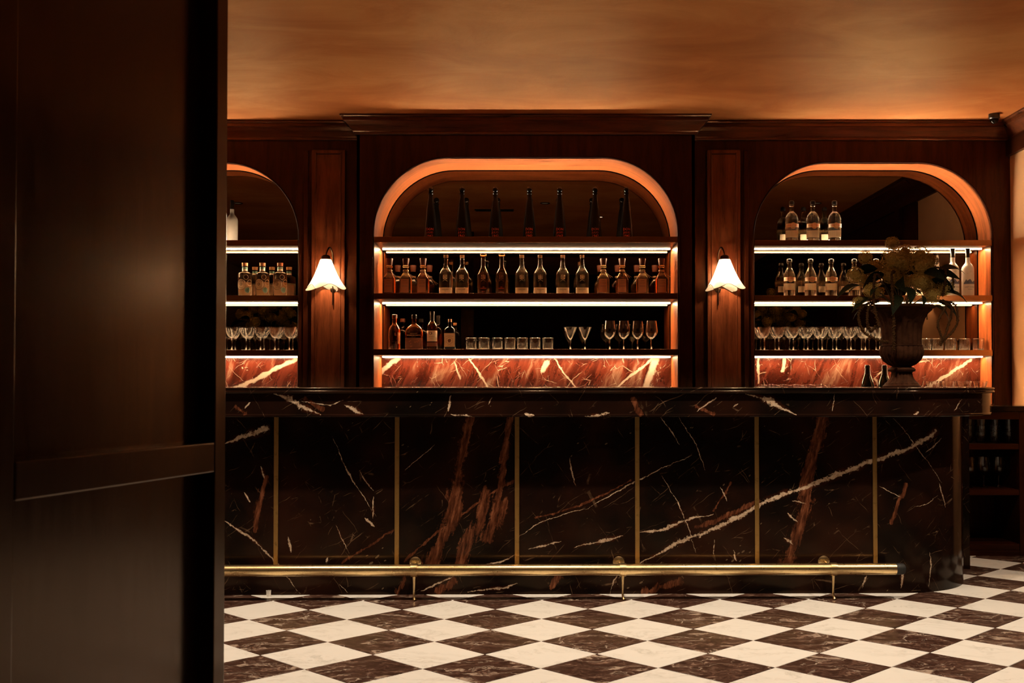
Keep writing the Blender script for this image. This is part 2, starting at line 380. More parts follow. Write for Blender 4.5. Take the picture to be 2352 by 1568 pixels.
def red_marble():
    t = NT('red_marble'); v = t.co()
    vd = t.vm('ADD', v, t.vm('SCALE', t.noise(v, 3.2, 4, 0.6, out=1)))
    vd.node.inputs[1].links[0].from_node.inputs[3].default_value = 0.10
    st = t.noise(t.rsc(vd, -0.35, (3.2, 0, 0.8)), 2.6, 5, 0.6, 0.7)
    fi = t.noise(t.rsc(vd, -0.35, (14, 0, 1.6)), 4.0, 4, 0.6)
    k = t.m('ADD', t.m('MULTIPLY', st, 0.78), t.m('MULTIPLY', fi, 0.22))
    c = t.ramp(k, [(0.34, (0.012, 0.0028, 0.0018)), (0.46, (0.048, 0.0085, 0.0045)), (0.55, (0.070, 0.015, 0.008)), (0.61, (0.115, 0.050, 0.031)), (0.69, (0.16, 0.10, 0.072))])
    for rot, scl, th, lo, hi, seed in ((0.7, 2.4, 0.007, 0.52, 0.62, 0.0), (-0.95, 3.0, 0.006, 0.52, 0.62, 2.3), (-1.2, 7.0, 0.010, 0.54, 0.62, 5.1), (0.6, 8.0, 0.010, 0.54, 0.62, 7.1)):
        mp = t.rsc(vd, rot, (0.55, 0, 2.0), (seed, 0, seed))
        vo = t.n('ShaderNodeTexVoronoi', {'Vector': mp, 'Scale': scl}, feature='DISTANCE_TO_EDGE').outputs[0]
        ln = t.m('MULTIPLY_ADD', vo, -1.0/th, 1.0, clamp=True)
        mk = t.ramp(t.noise(v, 4.0 + seed, 3, 0.65), [(lo, 0.0), (hi, 1.0)])
        c = t.mix(t.m('MULTIPLY', t.m('MULTIPLY', ln, mk), 1.6, clamp=True), c, (0.25, 0.20, 0.155))
    # a few broad white veins
    for (ax, az), (bx, bz), W in (((-2.30, 0.98), (-1.72, 1.27), 0.018), ((-1.13, 1.17), (-1.0, 1.27), 0.020), ((0.42, 0.97), (0.80, 1.27), 0.010), ((0.72, 0.95), (0.82, 1.27), 0.028),
                                 ((0.02, 1.18), (0.05, 1.24), 0.022), ((2.62, 0.98), (3.05, 1.26), 0.014), ((1.72, 1.18), (1.735, 1.28), 0.014), ((1.545, 1.10), (1.55, 1.28), 0.008), ((0.10, 1.27), (0.33, 0.97), 0.006), ((-0.50, 1.27), (-0.33, 1.0), 0.007)):
        dx, dz = bx-ax, bz-az; l2 = dx*dx+dz*dz
        p = t.vm('MULTIPLY', t.vm('ADD', v, t.vm('SUBTRACT', t.vm('MULTIPLY', t.noise(v, 14, 4, 0.65, out=1), (0.05, 0, 0.05)), (0.025, 0, 0.025))), (1, 0, 1))
        rel = t.vm('SUBTRACT', p, (ax, 0, az))
        tt = t.m('MULTIPLY', t.vm('DOT_PRODUCT', rel, (dx, 0, dz), out=1), 1/l2, clamp=True)
        on = t.n('ShaderNodeVectorMath', [(dx, 0, dz)], operation='SCALE'); t.L.new(tt, on.inputs[3])
        k = t.m('MULTIPLY_ADD', t.vm('LENGTH', t.vm('SUBTRACT', rel, on.outputs[0]), out=1), -2.2/W, 2.2, clamp=True)
        c = t.mix(t.m('MULTIPLY', k, 0.9), c, (0.33, 0.27, 0.21))
    c = t.mix(1.0, c, (0.54, 0.52, 0.51), 'MULTIPLY'); return t.set(col=c, rough=0.14, spec=0.45)
M_red = red_marble()

def tile_white():
    t = NT('white_marble_tile')
    rnd = t.n('ShaderNodeObjectInfo').outputs['Random']
    off = t.n('ShaderNodeCombineXYZ', [t.m('MULTIPLY', rnd, 40), t.m('MULTIPLY', rnd, 91), 0]).outputs[0]
    v = t.vm('ADD', t.co(), off)
    vd = t.vm('ADD', v, t.vm('SCALE', t.noise(v, 3, 4, 0.6, out=1))); vd.node.inputs[1].links[0].from_node.inputs[3].default_value = 0.5
    a = t.noise(t.mapv(vd, (1.6, 5, 1), (0, 0, 0.6)), 1.8, 4, 0.6, 0.4)
    k = t.m('ABSOLUTE', t.m('SUBTRACT', a, 0.5))
    c = t.ramp(k, [(0.0, (0.60, 0.58, 0.53)), (0.012, (0.72, 0.69, 0.64)), (0.05, (0.80, 0.775, 0.73)), (0.25, (0.78, 0.75, 0.70))])
    c = t.mix(t.ramp(t.noise(v, 5, 2), [(0.42, 0.75), (0.6, 0.0)]), c, (0.79, 0.765, 0.72))
    return t.set(col=c, rough=0.32, spec=0.35)
def tile_brown():
    t = NT('brown_marble_tile')
    rnd = t.n('ShaderNodeObjectInfo').outputs['Random']
    off = t.n('ShaderNodeCombineXYZ', [t.m('MULTIPLY', rnd, 57), t.m('MULTIPLY', rnd, 33), 0]).outputs[0]
    v = t.vm('ADD', t.co(), off)
    vd = t.vm('ADD', v, t.vm('SCALE', t.noise(v, 6, 4, 0.6, out=1))); vd.node.inputs[1].links[0].from_node.inputs[3].default_value = 0.25
    a = t.noise(t.mapv(vd, (4, 11, 1)), 4.0, 7, 0.78)
    c = t.ramp(a, [(0.32, (0.016, 0.007, 0.005)), (0.47, (0.045, 0.019, 0.013)), (0.56, (0.085, 0.042, 0.030)), (0.66, (0.30, 0.19, 0.14))])
    vo = t.n('ShaderNodeTexVoronoi', {'Vector': t.mapv(vd, (1, 2.2, 0)), 'Scale': 4.0}, feature='DISTANCE_TO_EDGE').outputs[0]
    ln = t.m('MULTIPLY_ADD', vo, -55.0, 1.0, clamp=True)
    mk = t.ramp(t.noise(v, 4, 4, 0.65), [(0.46, 0.0), (0.56, 1.0)])
    c = t.mix(t.m('MULTIPLY', ln, mk), c, (0.50, 0.40, 0.32))
    sp = t.ramp(t.noise(t.mapv(vd, (3, 7, 1)), 2.0, 6, 0.72), [(0.58, 0.0), (0.63, 0.9)])
    c = t.mix(sp, c, (0.42, 0.32, 0.25))
    return t.set(col=c, rough=0.30, spec=0.4)
M_tw, M_tb = tile_white(), tile_brown()
M_grout = plain('grout', (0.075, 0.045, 0.032), 0.8)

# ------------------------------------------------------------------ glass and other small materials
def glass(name, col=(1, 1, 1), rough=0.0, ior=1.45):
    return NT(name).set(col=col, rough=rough, trans=1.0, ior=ior, spec=0.5)
M_glass = glass('clear_glass', (0.98, 0.97, 0.95), 0.05)
M_bottle = glass('clear_bottle', (0.96, 0.89, 0.78), 0.05, 1.42)
M_amber = glass('amber_spirit', (0.62, 0.24, 0.075), 0.10, 1.40)
M_gold = glass('golden_spirit', (0.88, 0.60, 0.30), 0.12, 1.42)
M_whisky = glass('whisky', (0.50, 0.16, 0.045), 0.08, 1.40)
M_frost = NT('frosted_glass').set(col=(0.86, 0.84, 0.80), rough=0.55, trans=0.55, ior=1.4)
M_black_glass = plain('black_glass', (0.004, 0.003, 0.0025), 0.05, spec=0.14)
M_green_glass = plain('dark_green_glass', (0.006, 0.009, 0.006), 0.08, spec=0.6)
M_cork = plain('cork', (0.42, 0.20, 0.085), 0.7)
M_dkcork = plain('dark_wood_stopper', (0.13, 0.035, 0.018), 0.5)
M_label_w = plain('cream_label', (0.88, 0.76, 0.58), 0.6)
M_label_t = plain('tan_label', (0.30, 0.105, 0.045), 0.6)
M_label_b = plain('beige_label', (0.66, 0.44, 0.27), 0.6)
M_label_o = plain('orange_label', (0.75, 0.42, 0.19), 0.6)
M_label_br = plain('brown_label', (0.16, 0.055, 0.028), 0.6)
M_ink = plain('dark_ink', (0.03, 0.02, 0.015), 0.6)
M_redink = plain('red_ink', (0.62, 0.075, 0.030), 0.5)
M_whiteink = plain('pale_ink', (0.60, 0.47, 0.33), 0.6)
M_teal = plain('teal_paper', (0.20, 0.40, 0.36), 0.6)
M_blue = plain('blue_print', (0.10, 0.13, 0.24), 0.6)
M_string = plain('cord', (0.36, 0.23, 0.13), 0.8)
M_foil = plain('black_foil', (0.012, 0.010, 0.009), 0.3, spec=0.6)
M_silver = metal('silver_cap', (0.75, 0.72, 0.70), 0.2)
M_white = plain('white_porcelain', (0.80, 0.76, 0.70), 0.35)
M_downglass = emit('downlight_lens', (1.0, 0.74, 0.45), 0.35)
M_downlit = emit('downlight_lens_bright', (1.0, 0.85, 0.65), 14.0)
M_stone = None
t = NT('urn_stone'); v = t.co()
c = t.ramp(t.noise(v, 22, 5, 0.65), [(0.35, (0.040, 0.0145, 0.0065)), (0.65, (0.078, 0.030, 0.0138))]); t.bump(t.noise(v, 60, 4), 0.2, 0.004)
M_stone = t.set(col=c, rough=0.8, spec=0.08)
t = NT('blossom'); c = t.ramp(t.noise(t.co(), 60, 3), [(0.35, (0.30, 0.21, 0.04)), (0.65, (0.66, 0.46, 0.11))]); M_blossom = t.set(col=c, rough=0.7)
t = NT('leaf'); c = t.ramp(t.noise(t.co(), 20, 3), [(0.35, (0.008, 0.012, 0.005)), (0.65, (0.020, 0.024, 0.009))]); M_leaf = t.set(col=c, rough=0.6, spec=0.06)
M_tassel = plain('amaranth', (0.075, 0.036, 0.012), 0.85, spec=0.1)
M_stem = plain('stem', (0.06, 0.055, 0.02), 0.6)
t = NT('alabaster_glass'); v = t.co(); cl = t.ramp(t.noise(v, 14, 4, 0.6), [(0.35, (0.66, 0.53, 0.42)), (0.65, (0.82, 0.72, 0.60))])
tr = t.n('ShaderNodeBsdfTranslucent', {'Color': cl}); df = t.n('ShaderNodeBsdfDiffuse', {'Color': cl}); mx = t.n('ShaderNodeMixShader', [0.35, tr.outputs[0], df.outputs[0]])
t.L.new(mx.outputs[0], t.out.inputs[0]); M_shade = t.mat
M_bulb = emit('bulb', (1.0, 0.74, 0.46), BULB)

# ------------------------------------------------------------------ structure: floor, ceiling, walls
U = EYE / 4.794
def lat(r, n):
    al, be = BARA, 0.0054
    return ((n*cos(al) - r*sin(be) - 5.954)*U, n*sin(al)*U - r*0.217*cos(be) + 5.384)
flo = struct(MB().box(XL, XR, YF, ZM, -0.12, -0.006).build('floor', M_grout))
def tile_mesh(name, mat, g=0.0016, b=0.0015):
    c = lat(1, 0); vs0 = [lat(0, 0), lat(1, 1), lat(2, 0), lat(1, -1)]
    ring = lambda k, z: [(( x-c[0])*k, (y-c[1])*k, z) for x, y in vs0]
    k1 = 1 - g/0.158; k2 = k1 - b/0.158
    vv = ring(k1, -0.010) + ring(k1, -b) + ring(k2, 0.0)
    ff = [(8, 9, 10, 11)]
    for i in range(4):
        j = (i+1) % 4; ff += [(i, j, 4+j, 4+i), (4+i, 4+j, 8+j, 8+i)]
    return MB().add(vv, ff).mesh(name, mat)
tm = {0: tile_mesh('tile', M_tw), 1: tile_mesh('tile', M_tb)}
rest = MB()
ntile = 0
for r in range(-12, 36):
    for n in range(-30, 40):
        if (r + n) % 2: continue
        x, y = lat(r + 1, n)
        if x < XL + 0.1 or x > XR + 0.12 or y < YF + 0.1 or y > 7.0: continue
        if x > XR - 0.10 and y < 6.7 and False: continue
        px = PX + F*x/y if y > 1 else -999
        py = YH + F*EYE/y if y > 1 else 9999
        under = (y > 5.75 and x < 2.15)
        if 470 < px < 2460 and py < 1700 and not under:
            o = bpy.data.objects.new('tile', tm[r % 2]); COL.objects.link(o); o.location = (x, y, 0); o.parent = flo
            ntile += 1
        elif not (under and y > 6.95):
            me = tm[r % 2]
            rest.add([(v_.co.x + x, v_.co.y + y, v_.co.z) for v_ in me.vertices], [tuple(p.vertices) for p in me.polygons], r % 2)
o = rest.build('tile', [M_tw, M_tb], flo); o['kind'] = 'stuff'
struct(MB().box(XL, XR, YF, 8.2, CEIL, CEIL + 0.1).build('ceiling', M_ceil))
wr = struct(MB().box(XR, XR + 0.12, YF, 8.2, -0.05, CEIL + 0.05).build('wall_right', M_plaster))
for k in range(8):
    MB().cbox(XR - 0.022, XR - 0.0005, YF + 0.02 + k*0.97, YF + 0.02 + k*0.97 + 0.962, 0.0, 2.655, 0.003).build('panel', M_wood_v, wr)
MB().cbox(XR - 0.022, XR - 0.0005, 5.705, 6.05, 0.0, 2.655, 0.003).build('panel', M_wood_v, wr)
MB().cbox(XR - 0.05, XR - 0.0005, 5.58, 5.70, 0.0, 2.655, 0.004).build('door_post', M_wood_v, wr)
struct(MB().box(XL - 0.12, XL, YF, 8.2, -0.05, CEIL + 0.05).build('wall_far_left', M_plaster))
struct(MB().box(XL, XR, YF - 0.12, YF, -0.05, CEIL + 0.05).build('wall_front', M_wood_v))

# back wall with three arched niches
wb = bpy.data.objects.new('wall_back', None); COL.objects.link(wb); struct(wb)
CX = -0.095; CH, CBR = 1.025, 1.141      # centre niche half width, breakfront half width
ZSPR, ZTOP, RAD = Z_(545, ZC), Z_(363, ZC), 0.515
N_SEG = 18
def niche_outline(x0, x1, zb):
    zs = ZTOP - RAD; pts = [(x0, zb), (x0, zs)]
    for k in range(1, N_SEG + 1):
        a = pi - (pi/2)*k/N_SEG; pts.append((x0 + RAD + RAD*cos(a), zs + RAD*sin(a)))
    for k in range(0, N_SEG + 1):
        a = pi/2 - (pi/2)*k/N_SEG; pts.append((x1 - RAD + RAD*cos(a), zs + RAD*sin(a)))
    pts.append((x1, zb)); return pts
niches = [('centre', CX - CH, CX + CH, ZC), ('right', 1.480, 3.120, ZS), ('left', -3.310, -1.669, ZS)]
WT = CEIL
faces = {}
for nm, x0, x1, Y in niches:
    xl, xr = (CX - CBR, CX + CBR) if nm == 'centre' else ((CX + CBR, XR) if nm == 'right' else (XL, CX - CBR))
    out = niche_outline(x0, x1, CTOP)
    a = MB()
    for (ax, az), (bx, bz) in zip(out[:-1], out[1:]):
        if bx - ax > 1e-5:
            a.add([(ax, Y, az), (bx, Y, bz), (bx, Y, WT), (ax, Y, WT), (ax, Y+0.02, az), (bx, Y+0.02, bz), (bx, Y+0.02, WT), (ax, Y+0.02, WT)], [(0,1,2,3), (7,6,5,4), (4,5,1,0)])
    a.build('arch_panel', M_wood_v, wb)
    MB().box(xl, x0, Y, Y + 0.02, 0.0, WT).build('stile', M_wood_v, wb)
    MB().box(x1, xr, Y, Y + 0.02, 0.0, WT).build('stile', M_wood_v, wb)
    # lining (jambs and soffit) with UV along the grain
    l = MB(); s = 0.0; Y1 = ZM
    for i, ((ax, az), (bx, bz)) in enumerate(zip(out[:-1], out[1:])):
        d = hypot(bx-ax, bz-az)
        if d < 1e-6: continue
        l.uv[len(l.f)] = [(s, 0), (s + d, 0), (s + d, Y1 - Y), (s, Y1 - Y)]
        l.add([(ax, Y, az), (bx, Y, bz), (bx, Y1, bz), (ax, Y1, az)], [(0, 1, 2, 3)]); s += d
    l.build('arch_lining', M_wood_arc, wb, smooth='all')
    # thin bead round the opening
    bd = MB(); e = 0.012
    cxm = (x0+x1)/2
    def off(pt, i, e):
        x, z = pt; zs = ZTOP - RAD
        if z <= zs: return (x - e if x < cxm else x + e, z)
        cx0 = min(max(x, x0 + RAD), x1 - RAD); dx, dz = x - cx0, z - zs; L = hypot(dx, dz)
        return (x + dx/L*e, z + dz/L*e)
    for (p0, p1) in zip(out[:-1], out[1:]):
        q0, q1 = off(p0, 0, e), off(p1, 0, e); r0, r1 = off(p0, 0, e*0.45), off(p1, 0, e*0.45)
        bd.add([(p0[0], Y-0.001, p0[1]), (p1[0], Y-0.001, p1[1]), (r1[0], Y-0.007, r1[1]), (r0[0], Y-0.007, r0[1]), (q1[0], Y-0.001, q1[1]), (q0[0], Y-0.001, q0[1])], [(0,1,2,3), (3,2,4,5)])
    bd.build('arch_bead', M_beadwood, wb)
    fr = MB(); ins = [off(p, 0, -0.007) for p in out]
    for i in range(len(out) - 1): fr.add([(out[i][0], ZM - 0.008, out[i][1]), (out[i+1][0], ZM - 0.008, out[i+1][1]), (ins[i+1][0], ZM - 0.0025, ins[i+1][1]), (ins[i][0], ZM - 0.0025, ins[i][1])], [(0, 1, 2, 3)])
    fr.build('shadow_gap_strip', M_gapshade, wb)  # black strip imitating the shadow gap round the mirror
    MB().add([(p[0], ZM - 0.002, p[1]) for p in out], [tuple(range(len(out)))]).build('mirror', M_mirror, wb)
    MB().cbox(x0 + 0.001, x1 - 0.001, ZM - 0.028, ZM - 0.004, CTOP, Z_(815, ZC), 0.001).build('splashback', M_red, wb)
MB().box(CX - CBR, CX - CBR + 0.02, ZC, ZS, 0, WT).build('return_panel', M_wood_v, wb)
MB().box(CX + CBR - 0.02, CX + CBR, ZC, ZS, 0, WT).build('return_panel', M_wood_v, wb)
MB().box(XL, XR, ZM, ZM + 0.1, 0, WT).build('backing', M_wood_v, wb)
for sgn in (-1, 1):                       # pilasters that carry the sconces
    a, b = sorted((CX + sgn*1.245, CX + sgn*1.475))
    p = MB().cbox(a, b, ZS - 0.035, ZS - 0.0005, CTOP + 0.001, 2.70, 0.006).build('pilaster', M_wood_pil_lit, wb)
    for q in (a + 0.030, b - 0.030):
        MB().tube([(q, ZS - 0.035, CTOP + 0.02), (q, ZS - 0.035, 2.68)], 0.005, 8).build('bead', M_wood_pil_lit, p, True)
    MB().tube([(a + 0.030, ZS - 0.035, 2.67), (b - 0.030, ZS - 0.035, 2.67)], 0.005, 8).build('bead', M_wood_h, p, True)
    x = CX + sgn*1.52
    MB().cbox(x - 0.016, x + 0.016, ZS - 0.012, ZS - 0.0005, CTOP + 0.001, 2.70, 0.004).build('panel_mould', M_wood_v, wb)

# crown moulding round the back and right walls (mitred)
prof = [(0.0, 2.770), (0.014, 2.770), (0.018, 2.778), (0.018, 2.786), (0.026, 2.792), (0.036, 2.806), (0.052, 2.828), (0.070, 2.846), (0.082, 2.852), (0.082, 2.872), (0.092, 2.874), (0.100, 2.880), (0.100, CEIL - 0.001)]
cr = MB()
plan = [(XL, ZS, 0, -1), (CX - CBR, ZS, -1, -1), (CX - CBR, ZC, -1, -1), (CX + CBR, ZC, 1, -1), (CX + CBR, ZS, 1, -1), (XR, ZS, -1, -1), (XR, YF, -1, 0)]
cr.sweep([(lambda o, q=q: (q[0] + q[2]*o, q[1] + q[3]*o)) for q in plan], prof)
struct(cr.build('trim_1', M_wood_crown_lit, None))
struct(MB().box(XR - 0.03, XR - 0.0005, YF, ZS - 0.001, 2.66, 2.769).build('trim_2', M_wood_y))

# near panelled wall on the left (a step towards the camera)
D0, D1 = Vector((-0.944, 1.95, 0)), Vector((-0.788, 2.60, 0))
ang = atan2((D1-D0).y, (D1-D0).x)
wl = bpy.data.objects.new('wall_left', None); COL.objects.link(wl); struct(wl); wl.location = D0; wl.rotation_euler = (0, 0, ang)
FAR = 0.6685; bay = 0.735
for k in range(-3, 1):
    a = k*bay; b = a + FAR + 0.0
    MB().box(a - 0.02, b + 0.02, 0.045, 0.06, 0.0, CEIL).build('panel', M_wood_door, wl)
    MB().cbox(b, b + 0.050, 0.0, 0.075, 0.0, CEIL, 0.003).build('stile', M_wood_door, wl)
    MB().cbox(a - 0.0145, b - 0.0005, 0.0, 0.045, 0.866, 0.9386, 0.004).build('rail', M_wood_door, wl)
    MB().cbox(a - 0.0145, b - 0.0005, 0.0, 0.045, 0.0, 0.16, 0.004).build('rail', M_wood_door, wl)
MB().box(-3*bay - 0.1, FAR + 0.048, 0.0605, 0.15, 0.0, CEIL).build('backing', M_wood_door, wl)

# ------------------------------------------------------------------ shelves with their light strips
SHZ = [(Z_(543.5, ZC), Z_(556.5, ZC)), (Z_(673.4, ZC), Z_(686.3, ZC)), (Z_(801.7, ZC), Z_(814.9, ZC))]
lev = ['top', 'middle', 'bottom']
whr = {'centre': 'centre niche', 'right': 'right niche', 'left': 'left niche'}
for nm, x0, x1, Y in niches:
    for i, (zt, zb) in enumerate(SHZ):
        s = thing('niche_shelf', 'bronze edged wooden shelf with light strip, %s shelf of the %s' % (lev[i], whr[nm]), 'shelf', ((x0+x1)/2, Y, zb), 0, 'lit shelves in the arched niches')
        hw = (x1-x0)/2 - 0.0015; dep = ZM - 0.004 - Y
        MB().cbox(-hw, hw, 0.014, dep, 0, zt - zb - 0.004, 0.001).build('board', M_wood_h, s)
        MB().box(-hw, hw, 0.014, dep, zt - zb - 0.0038, zt - zb).build('bounce_lining', M_shelf, s)  # unseen pale top added to bounce strip light onto the bottle labels
        MB().cbox(-hw, hw, -0.002, 0.0135, -0.0005, zt - zb + 0.0005, 0.001).build('front_edge', M_bronze, s)
        yl = 7.52 - Y
        q = MB().box(-hw + 0.012, hw - 0.012, yl - 0.016, yl + 0.012, -0.0075, -0.0005)
        q.m = [0, 0, 1, 1, 2, 1]; q.build('light_strip', [M_led, M_led_f, M_led_b], s)
        if i == 0:
            MB().box(-hw + 0.26, hw - 0.26, dep - 0.030, dep - 0.012, zt - zb + 0.0005, zt - zb + 0.006).build('light_strip', M_ledup, s)
T1, T2, T3 = SHZ[0][0] + 0.0006, SHZ[1][0] + 0.0006, SHZ[2][0] + 0.0006

# ------------------------------------------------------------------ back counter and its cabinets
ctop = MB().cbox(-3.9, XR - 0.001, 6.77, ZM - 0.03, CTOP - 0.034, CTOP - 0.0005, 0.004).build('back_counter_top', M_bar)
ctop.data = ctop.data.copy()
for v_ in ctop.data.vertices:   # keep clear of the wall faces
    if v_.co.y > ZC: v_.co.y = ZC - 0.001
tag(ctop, 'long black marble worktop along the back wall under the niches', 'worktop')
def cabinet(x0, x1, label):
    c = thing('back_bar_cabinet', label, 'cabinet', ((x0+x1)/2, 6.80, 0), 0, 'closed cabinets under the back worktop')
    hw = (x1-x0)/2 - 0.001
    MB().box(-hw, hw, 0.02, ZC - 6.803, 0.0, CTOP - 0.036).build('carcass', M_wood_v, c)
    for k in (-1, 1):
        d = MB().cbox(min(k*0.004, k*(hw-0.004)), max(k*0.004, k*(hw-0.004)), 0.0, 0.0195, 0.08, CTOP - 0.045, 0.003).build('door', M_wood_v, c)
        MB().tube([(k*0.05, -0.02, 0.60), (k*0.05, -0.02, 0.72)], 0.005, 8).build('handle', M_brass, d, True)
for i in range(4):
    cabinet(-3.9 + i*1.54, -3.9 + (i+1)*1.54, 'mahogany cabinet with two doors behind the bar, %s from the left' % ORD[i])
gx0, gx1, gxr = 2.27, X_(2338, 6.80), XR - 0.002
gc = thing('glass_cabinet', 'open mahogany cabinet with shelved glasses under the right end of the back worktop', 'cabinet', (0, 6.80, 0))
D_ = ZC - 6.802
zz = [(Z_(1032, 6.8), Z_(1019, 6.8)), (Z_(1137, 6.8), Z_(1124, 6.8)), (0.036, 0.075)]
MB().cbox(gx0, gx0 + 0.03, 0.0, D_, 0.0, CTOP - 0.036, 0.002).build('side_panel', M_wood_v, gc)
MB().cbox(gx1, gxr, 0.0, D_, 0.0, CTOP - 0.036, 0.002).build('side_panel', M_wood_v, gc)
MB().box(gx0 + 0.031, gx1 - 0.001, D_ - 0.015, D_, 0.0, CTOP - 0.036).build('back_panel', M_wood_v, gc)
MB().cbox(gx0 + 0.031, gx1 - 0.001, 0.0, 0.018, CTOP - 0.085, CTOP - 0.037, 0.002).build('top_rail', M_wood_h, gc)
for a, b in zz: MB().cbox(gx0 + 0.031, gx1 - 0.001, 0.004, D_ - 0.016, a, b, 0.002).build('shelf', M_wood_h, gc)
MB().cbox(gx0 + 0.031, gx1 - 0.001, 0.0, 0.02, 0.0, 0.035, 0.002).build('kick_board', M_wood_h, gc)

# ------------------------------------------------------------------ the bar
bar = thing('bar_counter', 'long black marble bar with brass strips and a rounded right end', 'bar', (0, BARY, 0), BARA)
RA, AX, LX = 0.50, 1.868, -3.75
def bar_path(x0, x1=None, arc=True, back=0.30, na=18):
    p = [(lambda o, x=x0: (x, -o))]
    if x1 is not None and x1 < AX: return p + [(lambda o, x=x1: (x, -o))]
    p.append(lambda o: (AX, -o))
    if arc:
        for k in range(1, na + 1):
            a = -pi/2 + (pi/2)*k/na
            p.append(lambda o, a=a: (AX + (RA+o)*cos(a), RA + (RA+o)*sin(a)))
        p.append(lambda o: (AX + RA + o, RA + back))
    return p
zbead = 0.918
SX = [-3.235, -2.612, -1.989] + [barloc(P(q, 1120, BARY + BARA*(q-PX)/F*5.55))[0] for q in (634.5, 912, 1187.5, 1463.5, 1738, 2009)]
edges = [LX] + SX
for i, a in enumerate(edges):
    pth = bar_path(a + 0.0006, edges[i+1] - 0.0006 if i + 1 < len(edges) else None)
    MB().sweep(pth, [(-0.02, 0.1508), (0.0, 0.1508), (0.0, 0.925), (-0.02, 0.925)]).build('marble_panel', black_marble('black_marble', a, edges[i+1] if i + 1 < len(edges) else 2.5, 0.15, 0.76), bar, True)
MB().sweep(bar_path(LX), [(-0.02, 0.0), (0.0, 0.0), (0.0, 0.1505), (-0.02, 0.1505)]).build('plinth', black_marble('black_marble', -1.9, 2.4, 0.0, 0.09), bar, True)
for x in SX:
    MB().cbox(x - 0.0115, x + 0.0115, -0.007, 0.004, 0.153, 0.9175, 0.002).build('brass_strip', M_brass_strip, bar)
MB().sweep(bar_path(LX), [(-0.01, zbead + 0.002), (0.132, zbead + 0.002), (0.145, zbead), (0.151, zbead + 0.005), (0.151, zbead + 0.011), (0.147, zbead + 0.015), (0.147, 1.036), (-0.01, 1.036)]).build('apron', black_marble('black_marble', -1.9, 2.4, 0.92, 1.03), bar, True)
lip = [(-0.02, 1.0362), (0.152, 1.0362)]
lip += [(0.157 + 0.009*cos(a), 1.0455 + 0.009*sin(a)) for a in [(-pi/2) + pi*k/8 for k in range(9)]]
lip += [(0.150, 1.0548), (0.150, 1.0552)]
lip += [(0.160 + 0.0060*cos(a), 1.0618 + 0.0062*sin(a)) for a in [(-pi/2) + pi*k/6 for k in range(7)]]
lip += [(-0.02, BTOP)]
sl = MB().sweep(bar_path(LX, back=0.32, na=24), lip)
pp = [q(0.0) for q in bar_path(LX, back=0.32, na=24)]
back = 0.82
for z, in ((BTOP,), (1.0362,)):
    sl.add([(x, y, z) for x, y in pp] + [(AX + RA, back, z), (LX, back, z)], [tuple(range(len(pp) + 2))])
sl.add([(LX, back, 1.0362), (AX + RA, back, 1.0362), (AX + RA, back, BTOP), (LX, back, BTOP)], [(0, 1, 2, 3)])
sl.build('counter_slab', M_bar, bar, True)
MB().box(LX, AX + RA - 0.03, 0.62, 0.64, 0.0, 1.0355).build('service_panel', M_wood_v, bar)
MB().cbox(LX + 0.1, AX + 0.1, 0.70, 0.712, 1.018, 1.030, 0.001).build('fill_strip', emit('fill_strip', LEDC, 11.0), bar)  # unseen strip added behind the bar to brighten the bottle fronts
MB().cbox(2.40, 2.54, 0.72, 0.86, 0.0, 0.925, 0.004).build('end_post', M_bar, bar)

# foot rail
frl = thing('foot_rail', 'polished brass foot rail on brackets along the bar front', 'rail', (0, BARY, 0), BARA)
RY, RZ, RR = -0.150, 0.151, 0.0290
rx1 = barloc(P(2057, 1307, BARY - 0.15 + 0.027))[0]
MB().tube([(LX + 0.05, RY, RZ), (rx1, RY, RZ)], RR, 24).build('tube', M_brass, frl, True)
MB().lathe([(0.001, 0), (RR*0.98, 0), (RR*0.98, 0.035), (RR*0.8, 0.045), (0.001, 0.045)], 20).build('end_cap', M_rubber, frl, True).matrix_local = Matrix.Translation((rx1 + 0.0005, RY, RZ)) @ Matrix.Rotation(pi/2, 4, 'Y')
bx0 = [barloc(P(q, 1307, BARY - 0.15))[0] for q in (949, 1428, 1914)]
st = (bx0[2] - bx0[0]) / 2
def hrot(o, x): o.location = (x, 0, 0)
for x in [bx0[0] - 2*st, bx0[0] - st] + bx0:
    k = MB(); k.lathe([(RR+0.0004, -0.016), (RR+0.004, -0.016), (RR+0.0045, 0.0), (RR+0.004, 0.016), (RR+0.0004, 0.016)], 24, cap=False)
    k.v = [(x + 0.006 + z, RY + a, RZ + b) for a, b, z in k.v]
    br = k.build('bracket', M_brass, frl, True)
    f = MB(); f.lathe([(0.001, 0.0), (0.030, 0.0), (0.030, 0.004), (0.024, 0.007), (0.010, 0.010), (0.001, 0.010)], 20)
    f.v = [(x - 0.002 + a, -0.0075 - z, 0.166 + b) for a, b, z in f.v]; f.build('flange', M_brass, br, True)
    for q in range(3):
        aa = pi/6 + q*2*pi/3
        MB().ball((x - 0.002 + 0.020*cos(aa), -0.0135, 0.166 + 0.020*sin(aa)), 0.0035, 8, 4).build('screw', M_brass_strip, br, True)
    MB().tube([(x, -0.016, 0.166), (x, -0.06, 0.164), (x + 0.002, RY + RR + 0.006, RZ + 0.004)], 0.007, 10).build('arm', M_brass, br, True)
    MB().tube([(x + 0.006, RY, RZ - RR - 0.003), (x + 0.006, RY, 0.09), (x + 0.005, RY, 0.05), (x + 0.005, RY - 0.002, 0.025), (x + 0.008, RY - 0.006, 0.008), (x + 0.012, RY - 0.012, 0.0008)],
              [0.0085, 0.0065, 0.0050, 0.0055, 0.0075, 0.010], 10).build('foot', M_brass, br, True)
tl = thing('small_cup', 'tiny white cup left on the floor against the bar plinth', 'cup', onz(617, 1369, 0.0006))
